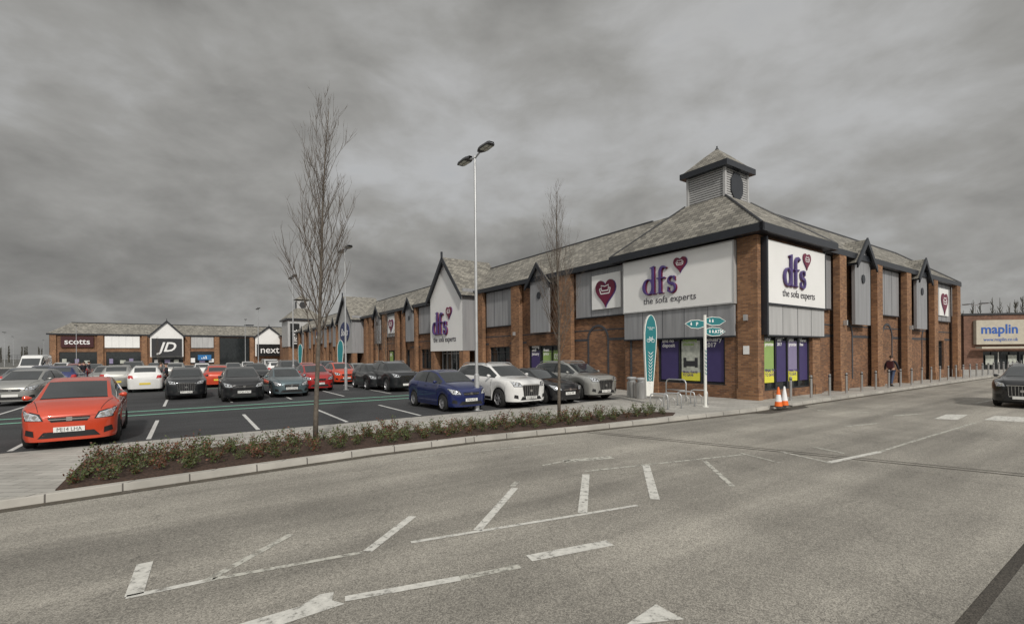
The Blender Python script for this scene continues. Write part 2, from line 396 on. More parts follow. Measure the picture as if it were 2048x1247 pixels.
def gable(parent,off,ax,c,half,out,back,zbot,zeave,zapex,mat,big=False):
    mb=MB()
    hp=half-.12
    prof=[(c-hp,zbot),(c+hp,zbot),(c+hp,zeave+.05),(c,zapex-.12),(c-hp,zeave+.05)]
    mb.face([pt(ax,a,out,z) for a,z in prof]); 
    mb.face([pt(ax,a,out-.15,z) for a,z in prof])
    for i in range(5):
        a=prof[i]; b=prof[(i+1)%5]
        mb.face([pt(ax,a[0],out,a[1]),pt(ax,b[0],out,b[1]),pt(ax,b[0],out-.15,b[1]),pt(ax,a[0],out-.15,a[1])])
    part('gable_panel',mb,[M[mat]],parent,off)
    ov=.28 if big else .2; ro=out+(.3 if big else .22)
    sl=(zapex-zeave)/half
    mb=MB()
    for sg in (-1,1):
        e=(c+sg*(half+ov*.8),zeave-sl*ov*.8); p=(c,zapex)
        mb.face([pt(ax,e[0],ro,e[1]),pt(ax,p[0],ro,p[1]),pt(ax,p[0],-back,p[1]),pt(ax,e[0],-back,e[1])])
        mb.face([pt(ax,e[0],ro,e[1]-.1),pt(ax,p[0],ro,p[1]-.1),pt(ax,p[0],-back,p[1]-.1),pt(ax,e[0],-back,e[1]-.1)],1)
    part('gable_roof',mb,[M['slate'],M['fascia']],parent,off)
    mb=MB(); th=.34 if big else .24
    for sg in (-1,1):
        e=(c+sg*(half+ov),zeave-sl*ov); p=(c,zapex+.03)
        q=[(e[0],e[1]+.05),(p[0],p[1]+.05),(p[0],p[1]-th*1.25),(e[0],e[1]-th)]
        f=[pt(ax,a,ro+.05,z) for a,z in q]; bk=[pt(ax,a,ro-.03,z) for a,z in q]
        mb.face(f); mb.face(bk)
        for i in range(4): mb.face([f[i],f[(i+1)%4],bk[(i+1)%4],bk[i]])
    if big: mb.fb(ax,c-.06,c+.06,ro-.07,ro+.08,zapex-.2,zapex+.45)
    part('bargeboard',mb,[M['fascia']],parent,off)
def disc(parent,off,ax,a,z,r,out,mat='fascia'):
    mb=MB(); mb.ext([(r*.8*math.cos(k*math.pi/8),r*math.sin(k*math.pi/8)) for k in range(16)],0,.05)
    part('round_vent',mb,[M[mat]],parent,M4=Matrix.Translation(-off)@fm(ax,a,out,z))
def arch(parent,off,ax,a,r,zs,out):
    mb=MB(); p=arc(0,0,r,r,0,180,18)
    mb.stroke(p,.13,0,.03); mb.ext([(-r-.065,-zs+.5),(-r+.065,-zs+.5),(-r+.065,0),(-r-.065,0)],0,.02); mb.ext([(r-.065,-zs+.5),(r+.065,-zs+.5),(r+.065,0),(r-.065,0)],0,.02)
    part('blind_arch',mb,[M['bluebrick']],parent,M4=Matrix.Translation(-off)@fm(ax,a,out,zs))
def band(mb,ax,a0,a1,out,z,h=.14): mb.fb(ax,a0,a1,out-.02,out+.015,z,z+h)
def roofstrip(mb,ax,a0,a1,eo=.15,hipend=0):
    h=hipend
    mb.face([pt(ax,a0,eo,EAVE),pt(ax,a1,eo,EAVE),pt(ax,a1-h,-3.,RZ),pt(ax,a0,-3.,RZ)])
    mb.face([pt(ax,a0,-6.2,EAVE),pt(ax,a1,-6.2,EAVE),pt(ax,a1-h,-3.,RZ),pt(ax,a0,-3.,RZ)])
    mb.face([pt(ax,a1,eo,EAVE),pt(ax,a1,-6.2,EAVE),pt(ax,a1-h,-3.,RZ)])
    mb.face([pt(ax,a0,eo,EAVE),pt(ax,a0,-6.2,EAVE),pt(ax,a0,-3.,RZ)])
def fasciabox(mb,ax,a0,a1,eo=.15,z0=6.82,z1=7.12):
    mb.fb(ax,a0,a1,eo-.1,eo+.06,z0,z1); mb.fb(ax,a0,a1,-.5,eo-.1,z0,z0+.06)
def pipe(parent,off,ax,a,out):
    mb=MB(); p=pt(ax,a,out,0); mb.tube([p,p+Vector((0,0,6.8))],.05,8); part('drainpipe',mb,[M['fascia']],parent,off,smooth=True)

# ---- corner store (local: X = t along right frontage, Y = s along car park frontage)
off=Vector((0,0,0))
cs=root('retail_store','brown brick sofa store with slate roof and louvred corner cupola','shop building',FR1)
mb=MB()
W=-.3
LH=[(12.6,16.2,.6,2.55),(18.5,21.3,.6,2.55),(31.5,34.5,.6,2.55),(37.5,40,.6,2.55),(41.5,44,.6,2.55)]
wallholes(mb,'L',7.1,50,0,6.9,W,LH)
RH=[(24.2,26.8,.6,2.7)]
wallholes(mb,'R',6.1,28.9,0,6.9,W,RH)
wallholes(mb,'L',0,7.1,0,6.9,0,[(1.42,4.95,.55,2.68)])
wallholes(mb,'R',0,6.1,0,6.9,0,[(.55,4.7,.35,2.68)])
mb.face([pt('L',7.1,0,0),pt('L',7.1,W,0),pt('L',7.1,W,6.9),pt('L',7.1,0,6.9)])
mb.face([pt('R',6.1,0,0),pt('R',6.1,W,0),pt('R',6.1,W,6.9),pt('R',6.1,0,6.9)])
mb.face([(28.9,.3,0),(28.9,50,0),(28.9,50,6.9),(28.9,.3,6.9)])
mb.face([(.3,50,0),(28.9,50,0),(28.9,50,6.9),(.3,50,6.9)])
mb.face([(5,5,7.0),(28.9,5,7.0),(28.9,50,7.0),(5,50,7.0)])
part('wall',mb,[M['brick']],cs)
mb=MB()
band(mb,'L',5.0,5.15,0,2.72); band(mb,'L',6.7,7.1,0,2.72)
for a,b in ((7.1,8.6),(10.2,12.4),(16.4,18.4),(21.4,22.9),(29.2,31.3),(34.7,37.3),(44.2,50)): band(mb,'L',a,b,W,2.72)
for a,b in ((5.55,6.1),): band(mb,'R',a,b,0,2.72)
for a,b in ((6.1,8.7),(10.3,14.6),(16.2,24),(27,28.9)): band(mb,'R',a,b,W,2.72)
for a,b in ((7.1,22.9),(29.2,50)): band(mb,'L',a,b,W,3.3,.07)
band(mb,'R',6.1,28.9,W,3.3,.07)
part('brick_band',mb,[M['bluebrick']],cs)
for a in (9.4,): arch(cs,off,'L',a,.8,2.79,W+.012)
arch(cs,off,'L',5.95,.72,2.79,.012)
for a in (9.5,15.4,22.6): arch(cs,off,'R',a,.8,2.79,W+.012)
mb=MB(); roofstrip(mb,'L',4,50); 
part('roof',mb,[M['slate']],cs)
mb=MB(); roofstrip(mb,'R',4,29.2,hipend=3.0)
part('roof',mb,[M['slate']],cs)
PT=9.45
mb=MB()
mb.fb('L',7.6,50,-3.06,-2.94,RZ-.05,RZ+.06); mb.fb('R',6.8,26.2,-3.06,-2.94,RZ-.05,RZ+.06)
for p,q in (((29.2,-.15,EAVE),(26.2,3,RZ)),((29.2,6.2,EAVE),(26.2,3,RZ))): mb.tube([Vector(p)+Vector((0,0,.03)),Vector(q)+Vector((0,0,.03))],.07,5)
e=[(-.5,-.5),(6.35,-.5),(6.35,7.65),(-.5,7.65)]; tq=[(1.8,2.4),(4.0,2.4),(4.0,4.6),(1.8,4.6)]
for a,b in zip(e,tq): mb.tube([(a[0],a[1],7.16),(b[0],b[1],PT+.02)],.05,5)
part('ridge_tiles',mb,[M['ridge']],cs)
mb=MB()
fasciabox(mb,'L',7.72,50); fasciabox(mb,'R',6.42,29.2)
mb.box(-.56,-.42,-.56,7.71,6.82,7.15); mb.box(-.56,6.41,-.56,-.42,6.821,7.151); mb.box(-.42,0.05,7.57,7.71,6.822,7.149); mb.box(6.27,6.41,-.42,0.05,6.822,7.149)
mb.box(-.45,.4,-.45,7.6,6.84,6.9); mb.box(.4,6.3,-.45,.4,6.84,6.9)
mb.box(29.1,29.3,-.15,8,6.82,7.12)
part('fascia',mb,[M['fascia']],cs)
mb=MB()
for i in range(4):
    a,b=e[i],e[(i+1)%4]; c,d=tq[(i+1)%4],tq[i]
    mb.face([(*a,7.14),(*b,7.14),(*c,PT),(*d,PT)])
mb.face([(*q,PT) for q in tq])
part('pavilion_roof',mb,[M['slate']],cs)
# cupola
cx,cy,hh=2.9,3.5,1.0
mb=MB(); mb.box(cx-hh+.06,cx+hh-.06,cy-hh+.06,cy+hh-.06,9.0,10.95)
z=9.3
while z<10.8:
    for sgn in (-1,1):
        mb.box(cx-hh,cx+hh,cy+sgn*(hh-.06),cy+sgn*(hh+.0),z,z+.075,1)
        mb.box(cx+sgn*(hh-.06),cx+sgn*(hh+.0),cy-hh,cy+hh,z,z+.075,1)
    z+=.115
for sx in (-1,1):
    for sy in (-1,1): mb.box(cx+sx*hh-.06,cx+sx*hh+.06,cy+sy*hh-.06,cy+sy*hh+.06,9.0,10.9,1)
cu=part('cupola',mb,[M['fascia'],M['louvre']],cs)
mb=MB(); mb.ext([(.56*math.cos(math.pi/8+k*math.pi/4),.72*math.sin(math.pi/8+k*math.pi/4)) for k in range(8)],0,.05)
part('cupola_vent',mb,[M['fascia']],cu,M4=fm('R',cx,-(cy-hh)+.01,10.1))
mb=MB(); q=1.29; mb.box(cx-q,cx+q,cy-q,cy+q,10.84,11.12,0)
part('cupola_fascia',mb,[M['fascia']],cu)
mb=MB(); q=1.2
b=[(cx-q,cy-q),(cx+q,cy-q),(cx+q,cy+q),(cx-q,cy+q)]
mid=.45; bm_=[(cx-mid,cy-mid),(cx+mid,cy-mid),(cx+mid,cy+mid),(cx-mid,cy+mid)]
for i in range(4):
    mb.face([(*b[i],11.13),(*b[(i+1)%4],11.13),(*bm_[(i+1)%4],11.9),(*bm_[i],11.9)])
    mb.face([(*bm_[i],11.9),(*bm_[(i+1)%4],11.9),(cx,cy,12.32)])
mb.lathe([(.0,12.46),(.04,12.44),(.03,12.38),(.09,12.28),(.1,12.2)],8,1,c=(cx,cy,0))
part('cupola_roof',mb,[M['slate'],M['ridge']],cu)
# signs corner
mb=MB(); mb.fb('L',.9,6.95,.02,.22,4.12,6.7); s1=part('shop_sign',mb,[M['whitesign']],cs)
mb=MB(); 
for a0,a1,z0,z1 in ((.84,.9,4.06,6.76),(6.95,7.01,4.06,6.76),(.9,6.95,4.06,4.12),(.9,6.95,6.7,6.76)): mb.fb('L',a0,a1,.02,.24,z0,z1)
part('sign_frame',mb,[M['clad2']],s1)
logo(s1,fm('L',5.65,.222,4.9))
mb=MB(); mb.fb('R',.38,5.65,.02,.27,4.02,6.62); s2=part('shop_sign',mb,[M['whitesign']],cs)
mb=MB(); mb.fb('R',.26,.38,.02,.29,2.7,6.75); mb.fb('R',.38,5.65,.02,.29,3.95,4.02); mb.fb('R',5.65,5.71,.02,.29,3.95,6.68)
part('sign_frame',mb,[M['fascia']],s2)
logo(s2,fm('R',1.55,.272,4.82))
panel(cs,off,'L',.9,7.0,2.7,4.05,.15,'clad'); panel(cs,off,'R',.4,5.7,2.7,3.94,.2,'clad2')
mb=MB(); mb.box(-.06,.2,-.06,.8,0,6.81); mb.box(-.1,.24,-.1,.84,0,.45)
part('brick_pier',mb,[M['brickl']],cs)
pier(cs,off,'L',4.95,5.2,.06,2.66); pier(cs,off,'R',4.72,5.5,.1,2.66)
w=window(cs,off,'L',1.42,4.95,.55,2.68,0,3,None,depth=.14)
pz=.68; PO=-.09
poster(w,off,'L',4.83,1.0,pz,1.86,PO,M['poster_purple'],['4 years','interest','free credit','and no','deposit'],M['white'],.245)
mb=MB()
poster(w,off,'L',3.66,.98,pz,1.86,PO,M['poster_grey'],['beginning','choices'],M['poster_green'],.2,M['poster_yellow'],.38)
mb=MB(); mb.fb('L',2.85,3.5,PO+.0125,PO+.02,1.35,1.6); mb.fb('L',2.8,2.95,PO+.0125,PO+.022,1.3,1.75); mb.fb('L',3.4,3.55,PO+.0125,PO+.022,1.3,1.75); part('printed_sofa',mb,[M['charcoal']],w)
poster(w,off,'L',2.5,.98,pz,1.86,PO,M['poster_purple'],['pay','nothing','until','January','2017'],M['white'],.28)
w=window(cs,off,'R',.55,4.7,.35,2.68,0,4,None,depth=.14)
poster(w,off,'R',.70,.78,pz,1.8,PO,M['poster_green'],['finest','price','promise'],M['white'],.21,M['poster_yellow'],.5)
poster(w,off,'R',1.73,.8,pz,1.8,PO,M['poster_purple'],['pay','nothing','until','2017'],M['white'],.2)
poster(w,off,'R',2.77,.8,pz,1.8,PO,M['poster_lilac'],['finest','price','promise'],M['white'],.21,M['poster_yellow'],.45)
poster(w,off,'R',3.8,.78,pz,1.8,PO,M['poster_purple'],['4 years','interest','free'],M['white'],.2)
w=window(cs,off,'L',12.6,16.2,.6,2.55,W,3,2.1)
poster(w,off,'L',16.0,1.0,.7,1.5,W-.13,M['poster_purple'],['pay','nothing','until','January'],M['white'],.27)
poster(w,off,'L',14.7,.95,.7,1.5,W-.13,M['poster_green'],['finest','price'],M['white'],.27)
poster(w,off,'L',13.6,.85,.7,1.5,W-.13,M['poster_green'],['0%'],M['white'],.5)
window(cs,off,'L',18.5,21.3,.6,2.55,W,3,2.1)
for a,b in ((31.5,34.5),(37.5,40),(41.5,44)): 
    w=window(cs,off,'L',a,b,.6,2.55,W,3,2.1)
poster(w,off,'L',43.8,1.0,.7,1.7,W-.13,M['poster_green'],['0%'],M['white'],.5)
w=window(cs,off,'R',24.2,26.8,.6,2.7,W,3,2.2)
poster(w,off,'R',24.4,.7,.7,1.8,W-.13,M['poster_grey'],[],M['white'],.2)
poster(w,off,'R',25.3,.6,.7,1.8,W-.13,M['poster_lilac'],['save'],M['white'],.2)
PIERS_L=[(11.3,12.5),(16.7,17.7),(21.7,22.7),(29.5,30.7),(34.9,35.3),(38.2,38.7),(40.0,40.8),(44.2,45),(47,47.4),(50-.9,50)]
for a,b in PIERS_L: pier(cs,off,'L',a,b,.12)
for a,b in ((7.5,8.3),(12.4,13.2),(17.2,18.0),(22.6,23.4),(28.1,28.95)): pier(cs,off,'R',a,b,.2)
for a,b in ((7.15,11.1),(18.0,21.5),(31,34.7),(40.9,44.1)): panel(cs,off,'L',a,b,4.12,6.78,W+.14)
for a,b in ((6.15,7.4),(13.4,17.0),(23.6,27.9)): panel(cs,off,'R',a,b,4.12,6.78,W+.14)
for a in (12.7,30.9,45.2): pipe(cs,off,'L',a,W+.08)
for a in (13.3,23.5): pipe(cs,off,'R',a-.0,W+.2)
for a in (14.4,36.6,48.6-1.9):
    gable(cs,off,'L',a,1.1,.12,.7,3.4,6.75,7.95,'clad'); disc(cs,off,'L',a,5.85,.24,.125)
for a in (10.6,20.3):
    gable(cs,off,'R',a,1.15,.12,.7,3.4,6.75,7.95,'clad'); disc(cs,off,'R',a,5.85,.24,.125)
for ax,a0,a1,z0,z1 in (('L',7.45,9.65,4.5,6.45),('L',41.4,43.4,4.5,6.45),('R',24.8,27.0,4.5,6.45)):
    mb=MB(); mb.fb(ax,a0,a1,W+.15,W+.24,z0,z1); s=part('shop_sign',mb,[M['whitesign']],cs)
    heart(s,fm(ax,(a0+a1)/2,W+.242,(z0+z1)/2),0,.0,1.5)
for ax,a,o in (('L',.4,.07),('R',7.9,.21),('R',17.6,.21),('L',17.2,.13)):
    mb=MB(); mb.fb(ax,a-.06,a+.06,o,o+.16,3.3,3.55); part('wall_light',mb,[M['galv']],cs)
mb=MB(); mb.fb('L',.3,.55,.065,.085,1.9,2.25); part('wall_notice',mb,[M['whitesign']],cs)
def entrance(cs,off,c,half,mat):
    gable(cs,off,'L',c,half,1.2,3.2,2.3,6.95,10.25,mat,True)
    mb=MB()
    for a in (c-half+.12,c+half-.12): mb.box(-1.19,.3,a-.05,a+.05,2.3,7.3)
    mb.box(-1.18,.3,c-half+.15,c+half-.15,2.3,2.42)
    part('porch_cheek',mb,[M['clad']],cs,off)
    for a in (c-half+.1,c+half-.75): 
        mb=MB(); mb.box(-1.15,-.55,a,a+.65,0,2.3); part('brick_pier',mb,[M['brickl']],cs,off)
    mb=MB(); mb.box(-.32,-.28,c-half+.8,c+half-.8,0,2.3); d=part('glazed_entrance',mb,[M['glass']],cs,off)
    mb=MB()
    for k in range(6):
        a=c-half+.8+(2*half-1.66)*k/5; mb.box(-.4,-.325,a,a+.07,0,2.3)
    mb.box(-.395,-.325,c-half+.8,c+half-.8,2.05,2.12)
    part('door_frame',mb,[M['galv']],d)
entrance(cs,off,26.0,3.1,'whitesign')
logo(cs,fm('L',28.35,1.205,3.75),1.42)
# ---- middle terrace
off=Vector((0,50,0))
ms=root('retail_terrace','long brown brick shop terrace with slate roof and chemist entrance gable','shop building',FR1@Matrix.Translation(off))
mb=MB(); holes=[(a,a+3,.4,2.6) for a in (63.5,69,75,81,87)]
wallholes(mb,'L',50.02,100,0,6.9,W,holes); part('wall',mb,[M['brick']],ms,off)
mb=MB(); mb.face([(-.15,50.02,EAVE),(-.15,101,EAVE),(3,101,RZ),(3,50.02,RZ)]); mb.face([(6,50.02,EAVE),(6,101,EAVE),(3,101,RZ),(3,50.02,RZ)])
part('roof',mb,[M['slate']],ms,off)
mb=MB(); fasciabox(mb,'L',50.02,101); mb.fb('L',50.02,101,-3.06,-2.94,RZ-.05,RZ+.06); part('fascia',mb,[M['fascia']],ms,off)
for h in holes: window(ms,off,'L',*h,W,3,2.1)
for a in (51,62.2,66,68.2,72,74.2,78,80.2,84,86.2,90,96): pier(ms,off,'L',a,a+.9,.12)
for a in (67.2,73,85.2,92): 
    gable(ms,off,'L',a+.1,1.0,.14,.7,3.4,6.75,7.95,'clad'); 
for a,b in ((63.2,65.9),(69.2,71.9),(75.2,77.9),(81.2,83.9)): panel(ms,off,'L',a,b,4.12,6.78,W+.14)
entrance(ms,off,57.1,3.6,'clad2')
def oval(parent,off,a,z,rx,out):
    mb=MB(); mb.ext([(rx*math.cos(k*math.pi/16),rx*.62*math.sin(k*math.pi/16)) for k in range(32)],0,.08)
    s=part('shop_sign',mb,[M['navy']],parent,M4=Matrix.Translation(-off)@fm('L',a,out,z))
    text('Boots',rx*.62,M['white'],s,Matrix.Translation((0,-rx*.2,.085)),align='CENTER',shear=.4,ext=.01,bold=.01)
oval(ms,off,57.1,5.2,2.3,1.22); oval(ms,off,79.7,5.4,1.6,.0)
text('PHARMACY',.7,M['txt'],ms,Matrix.Translation(-off)@fm('L',59.6,1.21,2.9),ext=.01)
# ---- clock tower unit
off=Vector((-1.0,101,0))
tw=root('brick_tower','brick corner tower with hipped slate roof and small clock cupola','tower',FR1@Matrix.Translation(off))
x0,x1,y0,y1=-1.3,5.5,101.02,108.5
mb=MB(); mb.box(x0,x1,y0,y1,0,9.8); part('wall',mb,[M['brickl']],tw,off)
mb=MB(); mb.box(x0-.15,x1+.15,y0-.15,y1+.15,4.0,9.6); part('cladding_panel',mb,[M['clad2']],tw,off)
mb=MB(); mb.box(x0-.6,x1+.6,y0-.6,y1+.6,9.75,10.1); part('fascia',mb,[M['fascia']],tw,off)
xc,yc=(x0+x1)/2,(y0+y1)/2
def frustum(mb,xc,yc,h0x,h0y,h1,z0,z1,mat=0):
    a=[(xc-h0x,yc-h0y),(xc+h0x,yc-h0y),(xc+h0x,yc+h0y),(xc-h0x,yc+h0y)]; b=[(xc-h1,yc-h1),(xc+h1,yc-h1),(xc+h1,yc+h1),(xc-h1,yc+h1)]
    for i in range(4): mb.face([(*a[i],z0),(*a[(i+1)%4],z0),(*b[(i+1)%4],z1),(*b[i],z1)],mat)
mb=MB(); frustum(mb,xc,yc,3.95,4.3,1.3,10.11,12.6); frustum(mb,xc,yc,1.6,1.6,.05,14.6,15.7); part('roof',mb,[M['slate']],tw,off)
mb=MB(); mb.box(xc-1.2,xc+1.2,yc-1.2,yc+1.2,12.4,14.3); c_=part('cupola',mb,[M['louvre']],tw,off)
mb=MB(); mb.box(xc-1.6,xc+1.6,yc-1.6,yc+1.6,14.3,14.6); part('cupola_fascia',mb,[M['fascia']],c_)
for ax,a,o in (('R',xc,-(yc-1.2)+.01),('L',yc,-(xc-1.2)+.01)):
    mb=MB(); mb.ext([(.7*math.cos(k*math.pi/8),.75*math.sin(k*math.pi/8)) for k in range(16)],0,.06)
    part('clock_face',mb,[M['charcoal']],c_,M4=Matrix.Translation(-off)@fm(ax,a,o,13.4))
mb=MB(); mb.box(x0+.3,x0+2.1,y0-.45,y0-.16,3.9,9.0); s=part('shop_sign',mb,[M['black']],tw,off)
text('next',1.75,M['white'],s,Matrix.Translation(-off)@fm('R',x0+1.6,-y0+.46,4.5)@Matrix.Rotation(math.pi/2,4,'Z'),ext=.01,bold=.02)
mb=MB(); mb.box(.3,8,y1+.02,126,0,6.9); part('wall',mb,[M['brick']],tw,off)
mb=MB(); mb.face([(-.1,y1,EAVE),(-.1,126,EAVE),(3,126,RZ),(3,y1,RZ)]); part('roof',mb,[M['slate']],tw,off)
# ---- far terrace
off=Vector((-43,125,0))
ft=root('shopping_terrace','low brick shopping terrace with slate roof, black and maroon signs','shop building',FR1@Matrix.Translation(off))
Y=-125
fh=[(-41.5,-35.5,.2,3.2),(-34,-28,.2,3.2),(-26,-20.2,.2,2.2),(-19.3,-14,.2,3.2)]
mb=MB(); wallholes(mb,'R',-43,2,0,6.9,Y,fh); mb.box(-43,-42.9,125,140,0,6.9); part('wall',mb,[M['brick']],ft,off)
for h in fh: 
    w=window(ft,off,'R',*h,Y,4,2.4)
    for j in range(3):
        a=h[0]+.3+j*1.8+R.uniform(0,.4); poster(w,off,'R',a,R.uniform(.6,1.2),.6,R.uniform(.7,1.4),Y-.1,M[R.choice(['poster_grey','poster_lilac','white','poster_grey'])],[],M['white'],.2)
mb=MB(); mb.face([(-43.3,124.7,EAVE),(1.5,124.7,EAVE),(1.5,128,RZ),(-40,128,RZ)]); mb.face([(-43.3,124.7,EAVE),(-43.3,131.5,EAVE),(-40,128,RZ)]); mb.face([(-43.3,131.5,EAVE),(1.5,131.5,EAVE),(1.5,128,RZ),(-40,128,RZ)])
part('roof',mb,[M['slate']],ft,off)
mb=MB(); mb.box(-43.4,1.5,124.6,124.75,6.8,7.12); mb.box(-40,1.5,127.9,128.1,RZ-.05,RZ+.1); part('fascia',mb,[M['fascia']],ft,off)
for a in (-42.9,-35.4,-27.8,-19.8,-13.9,-6.4): pier(ft,off,'R',a,a+1.0,Y+.3)
for a,b,m in ((-34.2,-28.2,'whitesign'),(-18.6,-14.1,'clad2')): panel(ft,off,'R',a,b,4.1,6.7,Y+.15,m)
gable(ft,off,'R',-23.2,3.2,Y+1.2,128,2.0,6.95,10.3,'whitesign',True)
gable(ft,off,'R',-2.2,3.2,Y+1.2,128,2.0,6.95,9.6,'whitesign',True)
def shopsign(a0,a1,z0,z1,out,mat,txt,size,sh=0,bold=.02,tm='white'):
    mb=MB(); mb.fb('R',a0,a1,out-.25,out,z0,z1); s=part('shop_sign',mb,[M[mat]],ft,off)
    text(txt,size,M[tm],s,Matrix.Translation(-off)@fm('R',(a0+a1)/2,out+.01,z0+(z1-z0)*.5-size*.3),align='CENTER',ext=.01,bold=bold,shear=sh)
shopsign(-41.2,-36,4.2,6.5,Y+.4,'darkmaroon','scotts',1.7)
shopsign(-26.0,-20.4,2.1,6.2,Y+1.5,'charcoal','JD',3.0,.3,.06)
shopsign(-5,.9,2.0,5.0,Y+1.5,'black','next',2.4,0,.02)
mb=MB(); mb.fb('R',-12.8,-6.6,Y-.1,Y+.5,.1,6.5); d=part('glazed_atrium',mb,[M['glass']],ft,off)
mb=MB()
for k in range(7): mb.fb('R',-12.8+k*1.02,-12.72+k*1.02,Y+.502,Y+.56,.1,6.5)
for z in (2.4,4.4): mb.fb('R',-12.8,-6.6,Y+.502,Y+.55,z,z+.08)
part('window_frame',mb,[M['galv']],d)
mb=MB(); mb.fb('R',-17.3,-14.6,Y+.32,Y+.4,1.2,2.4); s=part('shop_sign',mb,[plain('mid_blue_panel',(.03,.17,.42),.4)],ft,off)
mb=MB()
for k in range(3):
    mb.ext([(-.6+k*.42,-.3),(-.3+k*.42,-.3),(-.42+k*.42,-.1+k*.22),(-.62+k*.42,0+k*.22)],0,.03)
part('sign_stripes',mb,[M['white']],s,M4=Matrix.Translation(-off)@fm('R',-16,Y+.401,1.75))
# ---- electronics store on the right
mp=root('retail_warehouse','flat roofed brown retail warehouse with a beige sign panel','shop building',Matrix.Translation((49.2,50,-.1))@Matrix.Rotation(math.radians(-8),4,'Z'))
mb=MB(); wallholes(mb,'R',-1,30,0,5.9,0,[(.8,6,.1,2.0),(7,15,.1,2.0)]); mb.box(-1,30,.3,20,0,5.85); mb.box(-1.02,-.98,.3,20,0,5.9); part('wall',mb,[brickmat('warehouse_brick',(.24,.12,.08),(.15,.075,.05),(.2,.15,.12),.225,.075)],mp)
z0_=Vector((0,0,0))
w=window(mp,z0_,'R',.8,6,.1,2.0,0,6); window(mp,z0_,'R',7,15,.1,2.0,0,6)
for a in (1.1,3.2,4.6): poster(w,z0_,'R',a,.8,.6,1.0,-.1,M['poster_grey'],[],M['white'],.2)
mb=MB(); mb.box(-1.1,30.1,-.1,.2,5.85,6.05); part('parapet_coping',mb,[M['charcoal']],mp)
mb=MB(); mb.box(-.1,5.1,-.4,-.02,2.75,5.3); s=part('shop_sign',mb,[M['beige']],mp)
text('maplin',1.35,M['blueletter'],s,fm('R',.3,.41,3.9),bold=.03,ext=.01,xs=.98)
text('www.maplin.co.uk',.5,M['blueletter'],s,fm('R',.55,.41,3.1),ext=.01,xs=.86)
mb=MB(); mb.box(-.2,6.0,-1.2,-.41,2.3,2.5); part('canopy',mb,[M['beige']],mp)
# ---------------------------------------------------------------- ground
mb=MB(); mb.face([(-900,-300,-.128),(900,-300,-.128),(900,1500,-.128),(-900,1500,-.128)]); structure('ground',mb,[M['field']])
K=[(-90,-2.5),(-45,-1.4),(-30,-.9),(-21.5,-.45),(-18.7,-.2),(-16,0.0),(-13.5,-.05),(-10,-.5),(-7.6,-.75),(-2.8,-1.12),(1,-1.12),(60,-1.12)]
mb=MB(); mb.face([lot(-120,-9.1,-.12),lot(160,-9.1,-.12)]+[lot(160,-1,-.12),lot(60,-1,-.12)]+[lot(t,s+.05,-.12) for t,s in reversed(K[:-1])]+[lot(-120,-3,-.12)])
structure('road',mb,[M['road']])
mb=MB(); mb.face([lot(-120,-9.25,-.124),lot(160,-9.25,-.124),lot(160,-9.0,-.124),lot(-120,-9.0,-.124)]); structure('road_gutter',mb,[M['gutter']])
mb=MB(); mb.face([lot(-120,-30,-.122),lot(160,-30,-.122),lot(160,-9.2,-.122),lot(-120,-9.2,-.122)]); structure('footway',mb,[asphalt('footway_asphalt',(.17,.16,.14),.4,.3,.25,11)])
mb=MB()
for i in range(len(K)-1):
    (t0,s0),(t1,s1)=K[i],K[i+1]
    mb.face([lot(t0,s0,-.13),lot(t1,s1,-.13),lot(t1,s1+.02,-.006),lot(t0,s0+.02,-.006)])
    mb.face([lot(t0,s0+.02,-.006),lot(t1,s1+.02,-.006),lot(t1,s1+.035,.006),lot(t0,s0+.035,.006)])
    mb.face([lot(t0,s0+.035,.006),lot(t1,s1+.035,.006),lot(t1,s1+.17,.006),lot(t0,s0+.17,.006)])
mb.face([lot(60,-1.12,-.13),lot(60,40,-.13),lot(60,40,.006),lot(60,-1.12,.006)])
structure('kerb',mb,[M['kerbm']])
mb=MB()
for i in range(len(K)-1):
    (t0,s0),(t1,s1)=K[i],K[i+1]; mb.face([lot(t0,s0-.22,-.116),lot(t1,s1-.22,-.116),lot(t1,s1+.01,-.116),lot(t0,s0+.01,-.116)])
structure('road_channel',mb,[paintmark('gutter_grime',(.10,.085,.065),.44,6)])
mb=MB(); mb.face([lot(t,s+.16,0) for t,s in K]+[lot(60,140,0),lot(-90,140,0)]); structure('pavement',mb,[M['paving']])
mb=MB(); mb.face([lot(-88,4.4,.005),lot(-3.3,4.4,.005),lot(-3.3,122,.005),lot(-88,122,.005)]); structure('car_park',mb,[M['lotasph']])
BED=[(-21,-.2),(-18.7,.0),(-16,.2),(-13.5,.15),(-10,-.3),(-6.3,-.55),(-5.7,-.2),(-6.1,.5),(-9.8,1.2),(-13.6,1.75),(-21,2.5)]
mb=MB(); mb.face([lot(t,s,.02) for t,s in BED])
for i in range(len(BED)):
    a=BED[i]; b=BED[(i+1)%len(BED)]; mb.face([lot(*a,.02),lot(*b,.02),lot(*b,-.0),lot(*a,-.0)])
bed=structure('planting_bed',mb,[M['mulch']])
zl=.009
def line(mb,t0,s0,t1,s1,w,z):
    a=lot(t0,s0,z);b=lot(t1,s1,z);d=(b-a).normalized();n=Vector((-d.y,d.x,0))*w/2
    mb.face([a+n,b+n,b-n,a-n])
mb=MB()
for k in range(-10,6):
    t=-17.7+2.42*k
    if t<-4: line(mb,t,4.6,t,8.8,.1,zl)
for s0,s1 in ((14.0,18.6),(18.8,23.2),(30,34.6),(34.8,39.4),(46,50.6),(62,66.6),(78,82.6)):
    for k in range(-14,5):
        t=-17.7+2.42*k
        if t<-7: line(mb,t,s0,t,s1,.1,zl)
structure('bay_marking',mb,[M['lotmark']])
mb=MB()
for s in (12.4,10.9,25.5,42): line(mb,-60,s,-8,s,.22,zl+.001)
